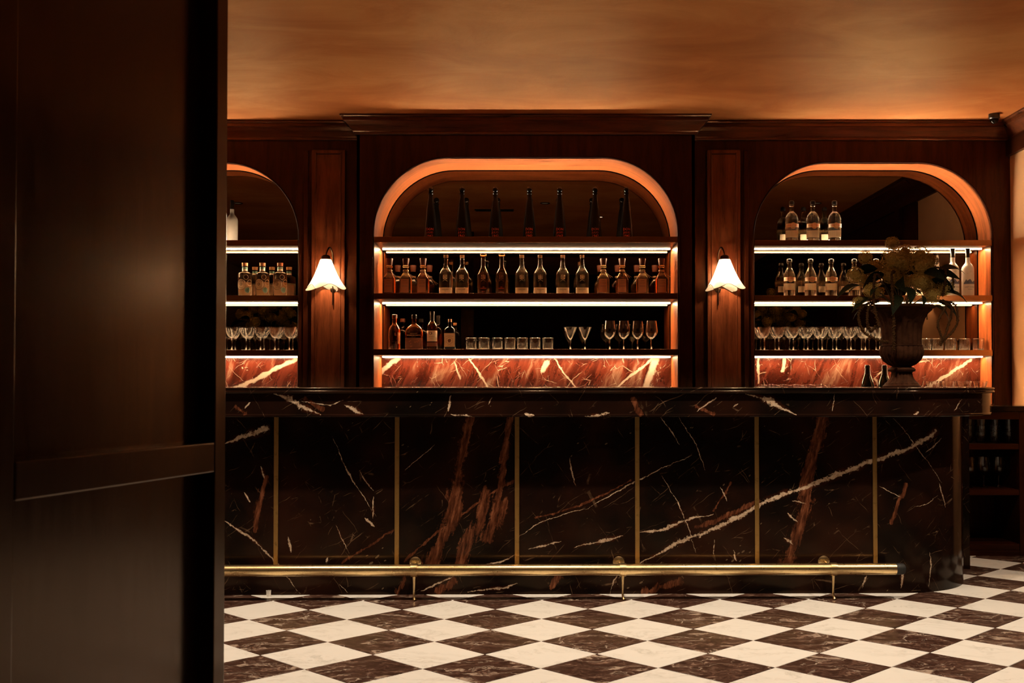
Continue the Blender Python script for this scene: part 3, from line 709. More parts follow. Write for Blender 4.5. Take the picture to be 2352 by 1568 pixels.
MB().lathe([(0.001, 0), (0.011, 0), (0.0125, 0.028), (0.0105, 0.028), (0.010, 0.004), (0.001, 0.004)], 20).build('body', M_white, tl, True)
MB().lathe([(0.0106, 0.0282), (0.0126, 0.0282), (0.0130, 0.0300), (0.0104, 0.0300)], 20, cap=False).build('rim', M_white, tl, True)

# ------------------------------------------------------------------ sconces
def sconce(px, side, label, rot, X=None, Y=None, rz=0):
    yb = ZS - 0.0355
    if X is None: X = X_(px, yb - 0.11); base = Vector((X, yb, 0))
    s = thing('wall_sconce', label, 'lamp', (X, Y or yb, Z_(622, yb - 0.11)), rz, 'wall sconces')
    ys = -0.125; sc_ = 1/PM(yb - 0.11)
    zt, zb, zc = 26*sc_, -38*sc_, 35*sc_
    sx = 0.026*side                                # wall stem sits to one side
    MB().tube([(sx, -0.012, -76*sc_), (sx, -0.012, 30*sc_)], 0.0045, 8).build('stem', M_dkmetal, s, True)
    MB().lathe([(0.001, 0), (0.020, 0), (0.020, 0.005), (0.001, 0.009)], 18).build('wall_plate', M_dkmetal, s, True).matrix_local = Matrix.Translation((sx, -0.0003, -40*sc_)) @ Matrix.Rotation(pi/2, 4, 'X')
    arc = [(sx, -0.012, 30*sc_)] + [(sx*(1-t_), -0.012 + (ys+0.012)*t_, 30*sc_ + 26*sc_*sin(pi*(0.12 + 0.80*t_))*1.0) for t_ in [k/12 for k in range(1, 12)]] + [(0, ys, zc)]
    MB().tube(arc, 0.0052, 10).build('arm', M_dkmetal, s, True)
    MB().lathe([(0.001, zc + 0.003), (0.018, zc + 0.002), (0.028, zc - 0.006), (0.032, zt + 0.001), (0.030, zt - 0.001), (0.001, zt - 0.001)], 20, (0, ys, 0)).build('cap', M_dkmetal, s, True)
    seg, rows = 64, 14; v_, f_ = [], []
    def shp(a, t_):
        wv = 0.20*t_**1.6*cos(4*a + rot) + 0.06*t_*cos(7*a - rot*2)
        r = (12.5 + 22*t_ + 5*t_**3)*sc_*(1 + wv)
        z = zt - 0.002 + (zb - zt)*t_ + 9*sc_*t_**3*cos(4*a + rot + 0.5)*-0.7
        return (r*cos(a), ys + r*sin(a), z)
    for i in range(rows + 1):
        for k in range(seg): v_.append(shp(2*pi*k/seg, i/rows))
    for i in range(rows):
        for k in range(seg):
            k2 = (k+1) % seg; f_.append((i*seg+k, i*seg+k2, (i+1)*seg+k2, (i+1)*seg+k))
    sh = MB().add(v_, f_).build('lamp_shade', M_shade, s, 'all')
    rim = [shp(2*pi*k/seg, 1.0) for k in range(seg)]
    MB().tube(rim + [rim[0], rim[1]], 0.0016, 6, cap=False).build('rim', M_dkmetal, sh, True)
    MB().ball((0, ys, -0.005), 0.017, 14, 8, 1.25).build('bulb', M_bulb, s, True)
    return s
sconce(749, 1, 'alabaster bell wall sconce on the left pilaster, lit', 0.6)
sconce(1664, -1, 'alabaster bell wall sconce on the right pilaster, lit', 2.2)
sconce(0, 1, 'alabaster wall sconce on the plastered side wall', 1.0, XR - 0.001, 6.3, -pi/2)

# ------------------------------------------------------------------ ceiling fittings
def downlight(x, y, label, lit, power):
    d = thing('ceiling_downlight', label, 'downlight', (x, y, CEIL), 0, 'ceiling downlights')
    MB().lathe([(0.036, -0.0005), (0.048, -0.0005), (0.050, -0.003), (0.048, -0.006), (0.038, -0.006), (0.036, -0.004)], 28, cap=False).build('trim_ring', M_dkmetal, d, True)
    MB().lathe([(0.0001, -0.0012), (0.0362, -0.0012)], 24, cap=False).build('lens', M_downlit if lit else M_downglass, d)
    ld = bpy.data.lights.new('downlight_beam', 'SPOT'); ld.energy = power; ld.color = (1.0, 0.80, 0.58); ld.spot_size = math.radians(104); ld.spot_blend = 0.75; ld.shadow_soft_size = 0.022
    lo = bpy.data.objects.new('downlight_beam', ld); COL.objects.link(lo); lo.parent = d; lo.location = (0, 0, -0.012)
for i, x in enumerate((-3.0, -1.47, 0.05, 1.42, 2.75)):
    downlight(x, 4.62, 'recessed ceiling downlight above the bar front, %s from the left' % ORD[i], False, SPOT_W)
downlight(0.64, 3.75, 'bright recessed ceiling downlight nearer the camera than the row over the bar', True, SPOT_W*0.22)
downlight(2.2, 3.2, 'recessed ceiling downlight over the middle of the floor near the right wall', False, SPOT_W*0.15)
cv = thing('ceiling_vent', 'dark slotted air vent in the ceiling in front of the bar', 'vent', (-0.47, 4.2, CEIL))
for a in ((-0.2, 0.2, -0.05, -0.04), (-0.2, 0.2, 0.04, 0.05), (-0.2, -0.19, -0.0399, 0.0399), (0.19, 0.2, -0.0399, 0.0399)):
    MB().box(*a, -0.008, -0.0005).build('frame', M_black, cv)
for k in range(5): MB().box(-0.1895, 0.1895, -0.032 + k*0.016 - 0.004, -0.032 + k*0.016 + 0.004, -0.006, -0.0005).build('slat', M_black, cv)
cc_ = thing('dome_camera', 'small black dome security camera in the ceiling corner', 'camera', (3.035, 7.115, CEIL))
MB().lathe([(0.036, -0.0005), (0.036, -0.028), (0.030, -0.034), (0.001, -0.034)], 24).build('housing', M_black, cc_, True)
MB().lathe([(0.028, -0.0345), (0.028, -0.042), (0.022, -0.056), (0.011, -0.064), (0.0005, -0.066)], 20).build('dome', M_black_glass, cc_, True)

# ------------------------------------------------------------------ bottles
def prf(pts, s, a=0.0): return [(max(r, 0.02)*s, z*s) for r, z in pts]
def rsq(a, n): ca, sa = abs(cos(a)), abs(sin(a)); return 1.0/((ca**n + sa**n)**(1.0/n)) if n != 2 else 1.0
def label_patch(mb, rad, z0, z1, half, n=2.0, dep=1.0, seg=14, off=0.0006, ctr=0.0):
    """curved paper patch on the -Y side of a bottle; rad may be a fn of z"""
    rf = rad if callable(rad) else (lambda z: rad)
    rows = [z0 + (z1-z0)*k/4 for k in range(5)]; v_, f_ = [], []
    for z in rows:
        for k in range(seg+1):
            a = -pi/2 + ctr - half + 2*half*k/seg; r = (rf(z) + off)*rsq(a, n)
            v_.append((r*cos(a), r*sin(a)*dep - off*0.3, z))
    for i in range(len(rows)-1):
        for k in range(seg): f_.append((i*(seg+1)+k, i*(seg+1)+k+1, (i+1)*(seg+1)+k+1, (i+1)*(seg+1)+k))
    return mb.add(v_, f_)
def disc_patch(mb, R, cx, cz, rad, ring=None, seg=22, off=0.0008):
    """round sticker wrapped on a cylinder of radius R, centre angle offset cx (metres along the surface)"""
    ri = ring or 0.0; v_, f_ = [], []
    for rr in (rad, ri):
        for k in range(seg):
            a = 2*pi*k/seg; x, z = cx + rr*cos(a), cz + rr*sin(a)
            v_.append(((R+off)*sin(x/R), -(R+off)*cos(x/R), z))
    if ring:
        for k in range(seg): k2 = (k+1) % seg; f_.append((k, k2, seg+k2, seg+k))
    else: v_ = v_[:seg]; f_ = [tuple(range(seg))]
    return mb.add(v_, f_)

def row(proto, xs, Y, z, label, group=None, rz=0.0, place=None, start=0, zs=1.0):
    """place proto at the first x and copies at the others; label has %s for the ordinal"""
    res = []
    for i, px in enumerate(xs):
        o = proto if (i == 0 and start == 0) else ctree(proto)
        o.location = (X_(px, Y), Y, z); o.rotation_euler = (0, 0, rz + random.uniform(-0.06, 0.06))
        if place and i in place: o.rotation_euler = (0, 0, place[i])
        o.scale = (1, 1, zs)
        o['label'] = label % ORD[i] if '%s' in label else label
        if group: o['group'] = group
        res.append(o)
    return res
YC_, YS_ = 7.395, 7.475
s = 1/PM(YC_); ss = 1/PM(YS_)

# tall black conical bottles on the top shelf
b = thing('tall_bottle', '', 'bottle')
MB().lathe(prf([(0, 0), (14.5, 0), (15.8, 1.5), (15.6, 6), (13.4, 30), (10.6, 58), (8.0, 80), (6.3, 88), (5.6, 92), (5.4, 99), (6.2, 100), (6.2, 102.5), (0, 102.5)], s), 32).build('body', M_black_glass, b, True)
MB().ball((0, 0, 109*s), 6.6*s, 18, 10).build('stopper', M_black_glass, b, True)
k = MB(); rr = lambda z: (15.6 - 2.2*(z/s - 6)/24)*s
for tx, sz, zz_ in (('DON', 7.5, 22.5), ('JULIO', 6.2, 15.5), ('1942', 8.0, 8.0)): wrap_text(k, tx, sz*s, rr(zz_*s) + 0.0012, zz_*s)
k.build('lettering', M_redink, b)
row(b, (988.5, 1061, 1137.5, 1216, 1285.5, 1367, 1439.5), YC_, T1, 'tall black conical bottle with ball stopper, %s from the left on the top centre shelf', 'tall black bottles on the top centre shelf', zs=1.073)

# square decanters with cork stoppers
def decanter(mat, lmat):
    b = thing('square_decanter', '', 'bottle')
    MB().lathe(prf([(0, 0), (13.2, 0), (13.9, 1.2), (13.9, 34), (13.2, 37), (7.5, 46), (5.2, 50), (5.0, 60), (7.2, 61), (7.2, 64), (5, 65), (0, 65)], s), 40, n=6.0).build('body', mat, b, True)
    MB().lathe(prf([(0, 65.3), (6.0, 65.3), (7.9, 78.5), (7.4, 80), (0, 80)], s), 20).build('stopper', M_dkcork, b, True)
    l = MB().box(-10.5*s, 8.5*s, -14.6*s, -14.2*s, 6*s, 35*s).build('label', lmat, b)
    k = MB(); wrap_text(k, 'CAZCANES', 2.6*s, 14.7*s, 26*s, flat=True); k.box(-7*s, 6*s, -14.7*s, -14.62*s, 19*s, 19.6*s); k.box(-5*s, 4*s, -14.7*s, -14.62*s, 30.5*s, 31*s); k.build('lettering', M_ink, l)
    c = MB(); c.lathe([(5.3*s, 51*s), (6.6*s, 52.5*s), (6.8*s, 54*s), (5.4*s, 55.5*s)], 16, cap=False)
    c.tube([(4*s, -5*s, 53*s), (8*s, -8*s, 47*s), (12*s, -10*s, 42*s), (17*s, -10*s, 37*s)], 0.0012, 5); c.tube([(4*s, -5*s, 53*s), (10*s, -7*s, 46*s), (17*s, -8*s, 41*s), (21*s, -8*s, 39*s)], 0.0012, 5)
    c.build('neck_cord', M_string, b, True); return b
d1 = decanter(M_amber, M_label_t); d2 = decanter(M_gold, M_label_t)
G = 'square corked decanters on the middle centre shelf'
row(d1, (894.5, 971.5), YC_, T2, 'amber square decanter, %s amber one from the left end of the middle centre shelf', G, zs=1.07)
row(d2, (932,), YC_, T2, 'golden square decanter between two amber ones at the left of the middle centre shelf', G, zs=1.07)
row(d2, (1386, 1475.5), YC_, T2, 'golden square decanter, %s golden one right of centre on the middle shelf', G, start=1, zs=1.07)
row(d1, (1429, 1519.5), YC_, T2, 'amber square decanter, %s amber one right of centre on the middle shelf', G, start=1, zs=1.07)

# long-necked bottles
def longneck(mat, lab):
    b = thing('long_neck_bottle', '', 'bottle')
    if lab: pr = [(0, 0), (14.3, 0), (14.9, 1.2), (15, 44), (14.2, 49), (10, 55.5), (6.3, 61), (4.8, 67), (4.6, 82), (5.2, 82.3), (5.3, 88.5), (0, 88.8)]
    else: pr = [(0, 0), (12.6, 0), (13.1, 1.2), (13.6, 40), (13.2, 45), (9, 54), (5.6, 60), (4.8, 66), (4.6, 85), (6.8, 86), (7.2, 88), (6.8, 90), (0, 90)]
    MB().lathe(prf(pr, s), 40, n=3.2).build('body', mat, b, True)
    if lab:
        k = MB(); label_patch(k, 15*s, 1*s, 16.5*s, 1.05, n=3.2); l = k.build('label', M_label_w, b, True)
        k = MB(); wrap_text(k, 'CODIGO', 4.0*s, 15.7*s, 12.2*s, flat=True); wrap_text(k, '1530', 2.2*s, 15.7*s, 9.0*s, flat=True); wrap_text(k, 'TEQUILA', 1.9*s, 15.7*s, 4.4*s, flat=True); k.build('lettering', M_ink, l)
        MB().lathe(prf([(0, 82.0), (4.0, 82.0), (4.0, 88.2), (0, 88.2)], s), 14).build('cork', M_cork, b, True)
    else:
        k = MB(); wrap_text(k, 'CODIGO', 3.4*s, 14.6*s, 14.5*s, flat=True); wrap_text(k, '1530', 2.2*s, 14.6*s, 17.5*s, flat=True); wrap_text(k, 'TEQUILA', 1.8*s, 14.6*s, 8*s, flat=True); k.build('lettering', M_redink, b)
        MB().lathe(prf([(0, 88.2), (4.2, 88.2), (4.2, 91), (0, 91)], s), 14).build('cork', M_dkcork, b, True)
    k = MB(); yy = (15.3 if lab else 14.2)*s; zc = 39*s
    for (cx_, cz_, hw_, hh_) in ((0, 0, 1.0, 5.2), (0, 0, 5.2, 1.0), (-3.4, 3.2, 1.3, 1.3), (3.4, 3.2, 1.3, 1.3), (-3.4, -3.2, 1.3, 1.3), (3.4, -3.2, 1.3, 1.3)):
        k.box((cx_-hw_)*s, (cx_+hw_)*s, -yy - 0.0004, -yy, zc + (cz_-hh_)*s, zc + (cz_+hh_)*s)
    for q in range(10):
        a0, a1 = pi*(0.15 + 0.7*q/10), pi*(0.15 + 0.7*(q+1)/10)
        k.add([(5.4*s*cos(a0), -yy, 27*s + 5.4*s*sin(a0)), (5.4*s*cos(a1), -yy, 27*s + 5.4*s*sin(a1)), (6.1*s*cos(a1), -yy, 27*s + 6.1*s*sin(a1)), (6.1*s*cos(a0), -yy, 27*s + 6.1*s*sin(a0))], [(0, 1, 2, 3)])
    k.build('emblem', M_whiteink if lab else M_label_br, b); return b
row(longneck(M_bottle, True), (1024, 1061.5, 1198.5, 1240.5, 1292.5, 1337), YC_, T2, 'clear long neck bottle with cream base label, %s from the left on the middle shelf', 'clear long neck bottles on the middle centre shelf', zs=1.063)
row(longneck(M_amber, False), (1110, 1152.5), YC_, T2, 'amber flat lipped long neck bottle without paper label, %s of the pair', 'amber long neck pair', zs=1.063)

# whiskies at the left of the bottom centre shelf
YW = 7.39; s = 1/PM(YW)
b = thing('whisky_bottle', 'round shouldered amber whisky bottle with narrow side label, leftmost on the bottom centre shelf', 'bottle', (X_(906.5, YW), YW, T3), 0.25); b.scale = (1, 1, 1.03)
MB().lathe(prf([(0, 0), (12.8, 0), (13.5, 1.2), (13.5, 42), (12.6, 48), (9.8, 53), (6.2, 57), (5.2, 61), (5.1, 71), (5.8, 71.5), (5.8, 78), (0, 78.4)], s), 32).build('body', M_whisky, b, True)
MB().lathe(prf([(5.95, 71), (5.95, 78.5), (5.0, 79), (0, 79)], s), 20).build('cap', M_dkcork, b, True)
k = MB(); label_patch(k, 13.5*s, 14*s, 39*s, 0.32, ctr=0.75); k.build('label', M_label_o, b, True)
k = MB(); wrap_text(k, 'R', 9*s, 13.7*s, 34*s); wrap_text(k, 'RYE WHISKEY', 2.4*s, 13.7*s, 18*s); k.build('lettering', M_label_br, b)
b = thing('wide_whisky_bottle', 'broad flat whisky bottle with brown picture label on the bottom centre shelf', 'bottle', (X_(951.5, YW), YW, T3)); b.scale = (1, 1, 1.03)
MB().lathe(prf([(0, 0), (19.5, 0), (20.3, 1.2), (20.8, 38), (19.2, 45), (15.2, 51), (9.0, 55.5), (5.6, 58), (5.0, 62), (5.3, 69), (5.8, 77.5), (0, 78)], s), 40, dep=0.52).build('body', M_whisky, b, True)
MB().lathe(prf([(5.95, 70), (6.0, 77.8), (5.2, 78.6), (0, 78.6)], s), 20).build('cap', M_black, b, True)
k = MB(); label_patch(k, 20.9*s, 2*s, 27*s, 1.25, dep=0.52, seg=20); l = k.build('label', M_label_br, b, True)
k = MB()
for q in range(9):
    random.seed(q); cx_, cz_ = random.uniform(-13, 13), random.uniform(6, 21)
    k.add([((cx_ + 2.2*cos(2*pi*i/7)*random.uniform(0.6, 1.3))*s, -11.35*s, (cz_ + 1.8*sin(2*pi*i/7))*s) for i in range(7)], [tuple(range(7))])
k.build('print', M_label_t, l)
k = MB(); wrap_text(k, 'WOODFORD RESERVE', 3.1*s, 11.3*s, 32.5*s, flat=True); wrap_text(k, 'DISTILLERS SELECT', 1.9*s, 11.3*s, 36.5*s, flat=True); wrap_text(k, 'KENTUCKY', 1.9*s, 11.3*s, 29*s, flat=True); k.build('lettering', M_whiteink, b)
b = thing('tall_whisky_bottle', 'tall amber bottle with black capsule and cream label with black dot', 'bottle', (X_(993, YW), YW, T3)); b.scale = (1, 1, 1.03)
MB().lathe(prf([(0, 0), (11.6, 0), (12.1, 1.2), (12.1, 50), (11.2, 55), (8.4, 60), (5.4, 63.5), (4.9, 66), (0, 66)], s), 32).build('body', M_whisky, b, True)
MB().lathe(prf([(5.0, 63.8), (5.1, 80), (5.6, 80.4), (5.6, 86), (0, 86.3)], s), 20).build('capsule', M_foil, b, True)
k = MB(); label_patch(k, 12.1*s, 19*s, 43*s, 1.2); l = k.build('label', M_label_w, b, True)
k = MB(); disc_patch(k, 12.2*s, -2.5*s, 37*s, 3.3*s); l2 = k.build('print', M_ink, l)
k = MB(); wrap_text(k, 'BOURBON', 2.6*s, 12.6*s, 29*s); wrap_text(k, 'WHISKEY', 2.0*s, 12.6*s, 25*s); k.build('lettering', M_label_t, l)
k = MB(); label_patch(k, 12.1*s, 8*s, 17*s, 1.2); k.build('lower_label', M_label_br, b, True)
k = MB(); wrap_text(k, '3', 6*s, 12.4*s, 49*s); k.build('emblem', M_redink, b)
b = thing('apothecary_bottle', 'squat black apothecary bottle with cork and beige square label', 'bottle', (X_(1033.5, YW), YW, T3)); b.scale = (1, 1, 1.03)
MB().lathe(prf([(0, 0), (12.6, 0), (13.2, 1.2), (13.2, 41), (12.4, 46), (8.8, 50), (5.2, 52), (4.2, 55), (4.2, 60), (5.4, 60.6), (5.4, 62.5), (0, 62.5)], s), 32, n=3.0).build('body', M_black_glass, b, True)
MB().lathe(prf([(0, 62.8), (4.2, 62.8), (4.6, 69), (0, 69.3)], s), 18).build('cork', M_cork, b, True)
l = MB().cbox(-12*s, 12*s, -13.9*s, -13.4*s, 7*s, 37*s, 0.0002).build('label', M_label_b, b)
k = MB(); wrap_text(k, 'SCHWARZWALD', 2.3*s, 14.0*s, 31*s, flat=True, arc=22*s); wrap_text(k, 'DRY GIN', 2.2*s, 14.0*s, 10.5*s, flat=True)
for q in range(6):
    a0, a1 = pi/6 + q*pi/3, pi/6 + (q+1)*pi/3
    k.add([(R_*s*cos(a), -14.0*s, 20.5*s + R_*s*sin(a)) for R_, a in ((8.4, a0), (8.4, a1), (7.8, a1), (7.8, a0))], [(0, 1, 2, 3)])
k.add([(4.6*s*cos(2*pi*i/11)*(0.75 + 0.25*(i % 2)), -14.0*s, 20.5*s + 4.6*s*sin(2*pi*i/11)*(0.75 + 0.25*(i % 3)/2)) for i in range(11)], [tuple(range(11))])
k.build('lettering', M_label_br, l)

# fluted bottles with red lettered band (right niche)
def fluted(top):
    s = ss; b = thing('fluted_bottle', '', 'bottle')
    if top: pr = [(0, 0), (13.2, 0), (14.0, 1.5), (14.6, 20), (15.0, 42), (14.2, 52), (12, 59), (8.5, 64), (5.2, 66.5), (4.8, 68), (4.8, 78), (5.8, 79), (5.8, 82), (0, 82.2)]
    else: pr = [(0, 0), (12.0, 0), (12.6, 1.5), (13.2, 20), (13.4, 38), (12.4, 48), (9.2, 57), (6.0, 63), (5.0, 66), (4.9, 74), (5.9, 75), (5.9, 77), (0, 77.2)]
    MB().lathe(prf(pr, s), 72, fl=lambda a, z: 1 + (0.018*cos(18*a) if z < 56*s else 0.0)).build('body', M_bottle, b, True)
    if top: MB().lathe(prf([(0, 82.4), (5.2, 82.4), (6.0, 85), (5.6, 89.5), (3.0, 91.3), (0, 91.5)], s), 20).build('stopper', M_black, b, True)
    else: MB().lathe(prf([(0, 77.4), (6.2, 77.4), (6.6, 80), (6.0, 83), (3.0, 84.2), (0, 84.4)], s), 20).build('stopper', M_silver if False else M_black, b, True)
    R0 = (15.1 if top else 13.6)*s; zc = (35 if top else 38)*s; k = MB(); label_patch(k, R0, zc - 4.2*s, zc + 4.2*s, 1.30, seg=22)
    l = k.build('label', M_label_w, b, True)
    k = MB(); disc_patch(k, R0 + 0.0003, 0, zc - 0.6*s, 7.0*s, seg=12, off=0.0012); k.build('medallion', M_label_b, l)
    k = MB(); wrap_text(k, 'SOLEDAD', 5.4*s, R0 + 0.0026, zc + 0.4*s, spacing=1.12); k.build('lettering', M_redink, l)
    k = MB(); wrap_text(k, 'MEZCAL', 1.9*s, R0 + 0.0026, zc - 4.0*s); k.build('small_lettering', M_ink, l)
    k = MB(); label_patch(k, R0, zc - 22*s, zc - 8*s, 0.75, ctr=pi); k.build('back_label', M_label_w, b, True)
    return b
row(fluted(True), (1819.5, 1868, 1918), YS_, T1, 'clear fluted bottle with red lettered band, %s from the left on the top right shelf', 'fluted bottles on the top right shelf', zs=1.05)
row(fluted(False), (1813.5, 1862, 1909.5, 1962.5, 2012.5), YS_, T2, 'clear fluted bottle with red lettered band, %s from the left on the middle right shelf', 'fluted bottles on the middle right shelf', zs=1.035)

# frosted vodka bottles
def vodka():
    s = ss; b = thing('frosted_bottle', '', 'bottle')
    MB().lathe(prf([(0, 0), (13.0, 0), (13.7, 1.2), (13.7, 60), (12.6, 66), (9.0, 71), (5.8, 75), (5.0, 79), (4.9, 88), (0, 88)], s), 32).build('body', M_frost, b, True)
    MB().lathe(prf([(5.1, 87), (5.1, 106.5), (4.6, 107.5), (0, 107.5)], s), 20).build('capsule', M_foil, b, True)
    k = MB(); v_, f_ = [], []
    hs = [29, 33, 37.5, 34, 36.5, 38, 34.5, 31, 33, 36, 32]
    for i, h in enumerate(hs):
        a = -1.05 + 2.1*i/(len(hs)-1)
        for z in (27, h): v_.append(((13.7*s+0.0006)*sin(a), -(13.7*s+0.0006)*cos(a), z*s))
    for i in range(len(hs)-1): f_.append((2*i, 2*i+2, 2*i+3, 2*i+1))
    k.add(v_, f_); k.build('print', M_blue, b)
    k = MB(); R0 = 13.7*s + 0.0008; wrap_text(k, 'GREY GOOSE', 4.0*s, R0, 20*s); wrap_text(k, 'VODKA', 2.8*s, R0, 15*s); k.build('lettering', M_blue, b)
    k = MB()
    for cx_, cz_, g in ((1, 54, 1.0), (-6, 50, 0.7)):
        pts = [(-4, 0), (-1, 0.6), (1.5, 4.8), (1.6, 0.8), (4.5, 3.0), (2.0, -1.2), (-1, -1.2)]
        k.add([(R0*sin((cx_ + x*g)*s/R0), -R0*cos((cx_ + x*g)*s/R0), (cz_ + z*g)*s) for x, z in pts], [tuple(range(7))])
    k.build('emblem', M_white, b); return b
vk = vodka()
row(vk, (2189, 2223.5), 7.46, T2, 'frosted bottle with black capsule and blue mountain band, %s of two beside the flowers', 'frosted bottles beside the flowers', zs=1.025)
row(vk, (505.5, 470), 7.47, T1, 'frosted bottle on the top left shelf, %s from the near wall edge', 'frosted bottles on the top left shelf', start=1, zs=1.04)

# gin bottles in the left niche
def gin():
    s = ss; b = thing('round_gin_bottle', '', 'bottle')
    MB().lathe(prf([(0, 0), (14.8, 0), (15.5, 1.2), (15.5, 48), (14.8, 51), (11, 53.2), (6.6, 54.2), (5.8, 57), (5.6, 65), (7.0, 65.6), (7.0, 67.3), (0, 67.3)], s), 36).build('body', M_bottle, b, True)
    MB().lathe(prf([(0, 67.5), (6.4, 67.5), (7.0, 74.5), (0, 75)], s), 18).build('cork', M_cork, b, True)
    MB().lathe(prf([(5.95, 60.5), (5.95, 65.0)], s), 20, cap=False).build('neck_band', M_teal, b, True)
    MB().lathe(prf([(5.98, 56.8), (5.9, 60.0)], s), 20, cap=False).build('neck_label', M_label_w, b, True)
    R0 = 15.5*s
    k = MB(); disc_patch(k, R0, -4*s, 26*s, 12.2*s); l = k.build('label', M_label_w, b)
    k = MB(); disc_patch(k, R0 + 0.0005, -4*s, 26*s, 12.2*s, 11.6*s); disc_patch(k, R0 + 0.0005, -4*s, 26.5*s, 3.0*s, 1.8*s, seg=14)
    wrap_text(k, 'MALFY', 5.0*s, R0 + 0.0016, 34*s, a=-4*s/R0, arc=11*s, spacing=1.15); wrap_text(k, 'GIN ORIGINALE', 1.5*s, R0 + 0.0016, 19.5*s, a=-4*s/R0); k.build('lettering', M_ink, l)
    k = MB(); disc_patch(k, R0, 11*s, 13.5*s, 7.0*s, 6.2*s); disc_patch(k, R0, 7.5*s, 42*s, 5.6*s, 4.9*s); disc_patch(k, R0, 17*s, 30*s, 7*s, 6.3*s); k.build('print', M_whiteink, b)
    k = MB(); disc_patch(k, R0, 11*s, 13.5*s, 6.0*s); k.build('sticker', M_teal, b)
    k = MB(); label_patch(k, R0, 4*s, 33*s, 1.1, ctr=pi); k.build('back_label', M_label_b, b, True)
    return b
gp = gin()
row(gp, (562, 602.5, 643), YS_, T2, 'squat clear bottle with round cream label, %s from left on the middle left shelf', 'gin bottles on the middle left shelf', zs=1.04)

# champagne necks on the back worktop
s = 0.262/100
b = thing('sparkling_wine_bottle', '', 'bottle')
MB().lathe([(0.0001, 0), (0.040, 0), (0.042, 0.003), (0.042, 0.125), (0.038, 0.150), (0.026, 0.180), (0.019, 0.205), (0.0165, 0.225), (0.0150, 0.235), (0.0001, 0.235)], 28).build('body', M_green_glass, b, True)
MB().lathe([(0.0205, 0.204), (0.0172, 0.226), (0.0158, 0.240), (0.0182, 0.242), (0.0186, 0.246), (0.0170, 0.249), (0.0176, 0.258), (0.014, 0.263), (0.0001, 0.264)], 24).build('foil', M_foil, b, True)
row(b, (1991.5, 2030.5), 6.97, CTOP, 'dark sparkling wine bottle on the back worktop left of the urn, %s of the pair', 'sparkling wine pair beside the urn')

# ------------------------------------------------------------------ glasses
def shell(outer, inner): return outer + list(reversed(inner))
def tumbler(s):
    g = thing('tumbler', '', 'glass')
    pr = shell([(0, 0), (10.6, 0), (11.2, 0.8), (13.4, 25)], [(0, 3.0), (9.8, 3.2), (10.4, 4.5), (12.6, 25)])
    pr = [(max(r, 0.02)*s, z*s) for r, z in pr]
    MB().lathe(pr, 72, fl=lambda a, z: 1 + (0.03*cos(18*a) if 0.5*s < z < 21*s else 0), cap=False).build('body', M_glass, g, True)
    MB().lathe([(13.4*s, 25.05*s), (13.6*s, 25.5*s), (13.0*s, 25.9*s), (12.55*s, 25.5*s), (12.6*s, 25.05*s), (13.4*s, 25.05*s)], 32, cap=False).build('rim', M_glass, g, True)
    return g
def stemware(name, s, bowl, h0, stem, foot, ribs=0):
    g = thing(name, '', 'glass')
    inner = [(max(r - 0.75, 0.02), z + (1.2 if i == 0 else 0)) for i, (r, z) in enumerate(bowl)]
    pr = [(max(r, 0.02)*s, z*s) for r, z in shell([(0.02, h0 - 0.01)] + bowl, [(0.02, bowl[0][1] + 1.4)] + inner[1:])]
    zr = bowl[-1][1]*s*0.93
    MB().lathe(pr, ribs*5 if ribs else 32, fl=(lambda a, z: 1 + (0.035*cos(ribs*a) if z < zr else 0)) if ribs else None, cap=False).build('bowl', M_glass, g, True)
    MB().lathe(prf([(0, 1.6), (stem*1.9, 2.2), (stem*1.2, 5), (stem, h0*0.5), (stem*1.25, h0 - 2.5), (stem*1.9, h0 - 0.02), (0, h0 - 0.02)], s), 14).build('stem', M_glass, g, True)
    MB().lathe(prf([(0, 0), (foot, 0), (foot, 0.7), (foot*0.45, 1.3), (stem*1.8, 1.58), (0, 1.58)], s), 28).build('foot', M_glass, g, True)
    return g
s = 1/PM(7.40)
row(tumbler(s), (1082.5, 1112, 1142.5, 1171.5, 1200, 1229, 1258.5), 7.40, T3, 'ribbed clear tumbler, %s from the left on the bottom centre shelf', 'tumblers on the bottom centre shelf', zs=1.08)
tu = tumbler(ss)
row(tu, (2125.5, 2153, 2182.5, 2214.5, 2246), YS_, T3, 'ribbed clear tumbler, %s from the left beside the urn on the bottom right shelf', 'tumblers on the bottom right shelf', zs=1.045)
mt = stemware('martini_glass', s, [(1.6, 22.5), (5, 27), (11, 39), (16, 50.5)], 22.5, 1.1, 8.5)
row(mt, (1310, 1343.5), 7.40, T3, 'V shaped martini glass between tumblers and wine glasses, %s of the pair', 'martini glasses on the bottom centre shelf', zs=1.04)
wn = stemware('wine_glass', s, [(1.8, 24), (7, 27.5), (12.5, 34), (14.6, 41), (13.6, 50), (11.6, 65)], 24, 1.2, 9)
row(wn, (1400.5, 1432.5, 1464.5, 1496), 7.40, T3, 'tall clear wine glass, %s from the left at the right of the bottom centre shelf', 'wine glasses on the bottom centre shelf', zs=1.034)
YA, YB = 7.425, 7.53; sa = 1/PM(7.44)
cg = stemware('coupe_glass', sa, [(1.6, 27), (5.5, 29), (10, 35), (13.5, 43), (16, 52.5)], 27, 1.2, 9.5, 14)
G = 'coupe glasses packed on the bottom right shelf'
row(cg, [1755.5 + 33.1*k for k in range(9)], YA, T3, 'clear coupe glass, %s from the left in the front row of the bottom right shelf', G, zs=1.02)
row(cg, [1747 + 33.1*k for k in range(9)], YB, T3, 'clear coupe glass, %s from the left in the rear row of the bottom right shelf', G, start=1, zs=1.02)
G = 'coupe glasses packed on the bottom left shelf'
row(cg, [665 - 33.1*k for k in range(6)], YA, T3, 'clear coupe glass, %s from the right in the front row of the bottom left shelf', G, start=1, zs=1.02)
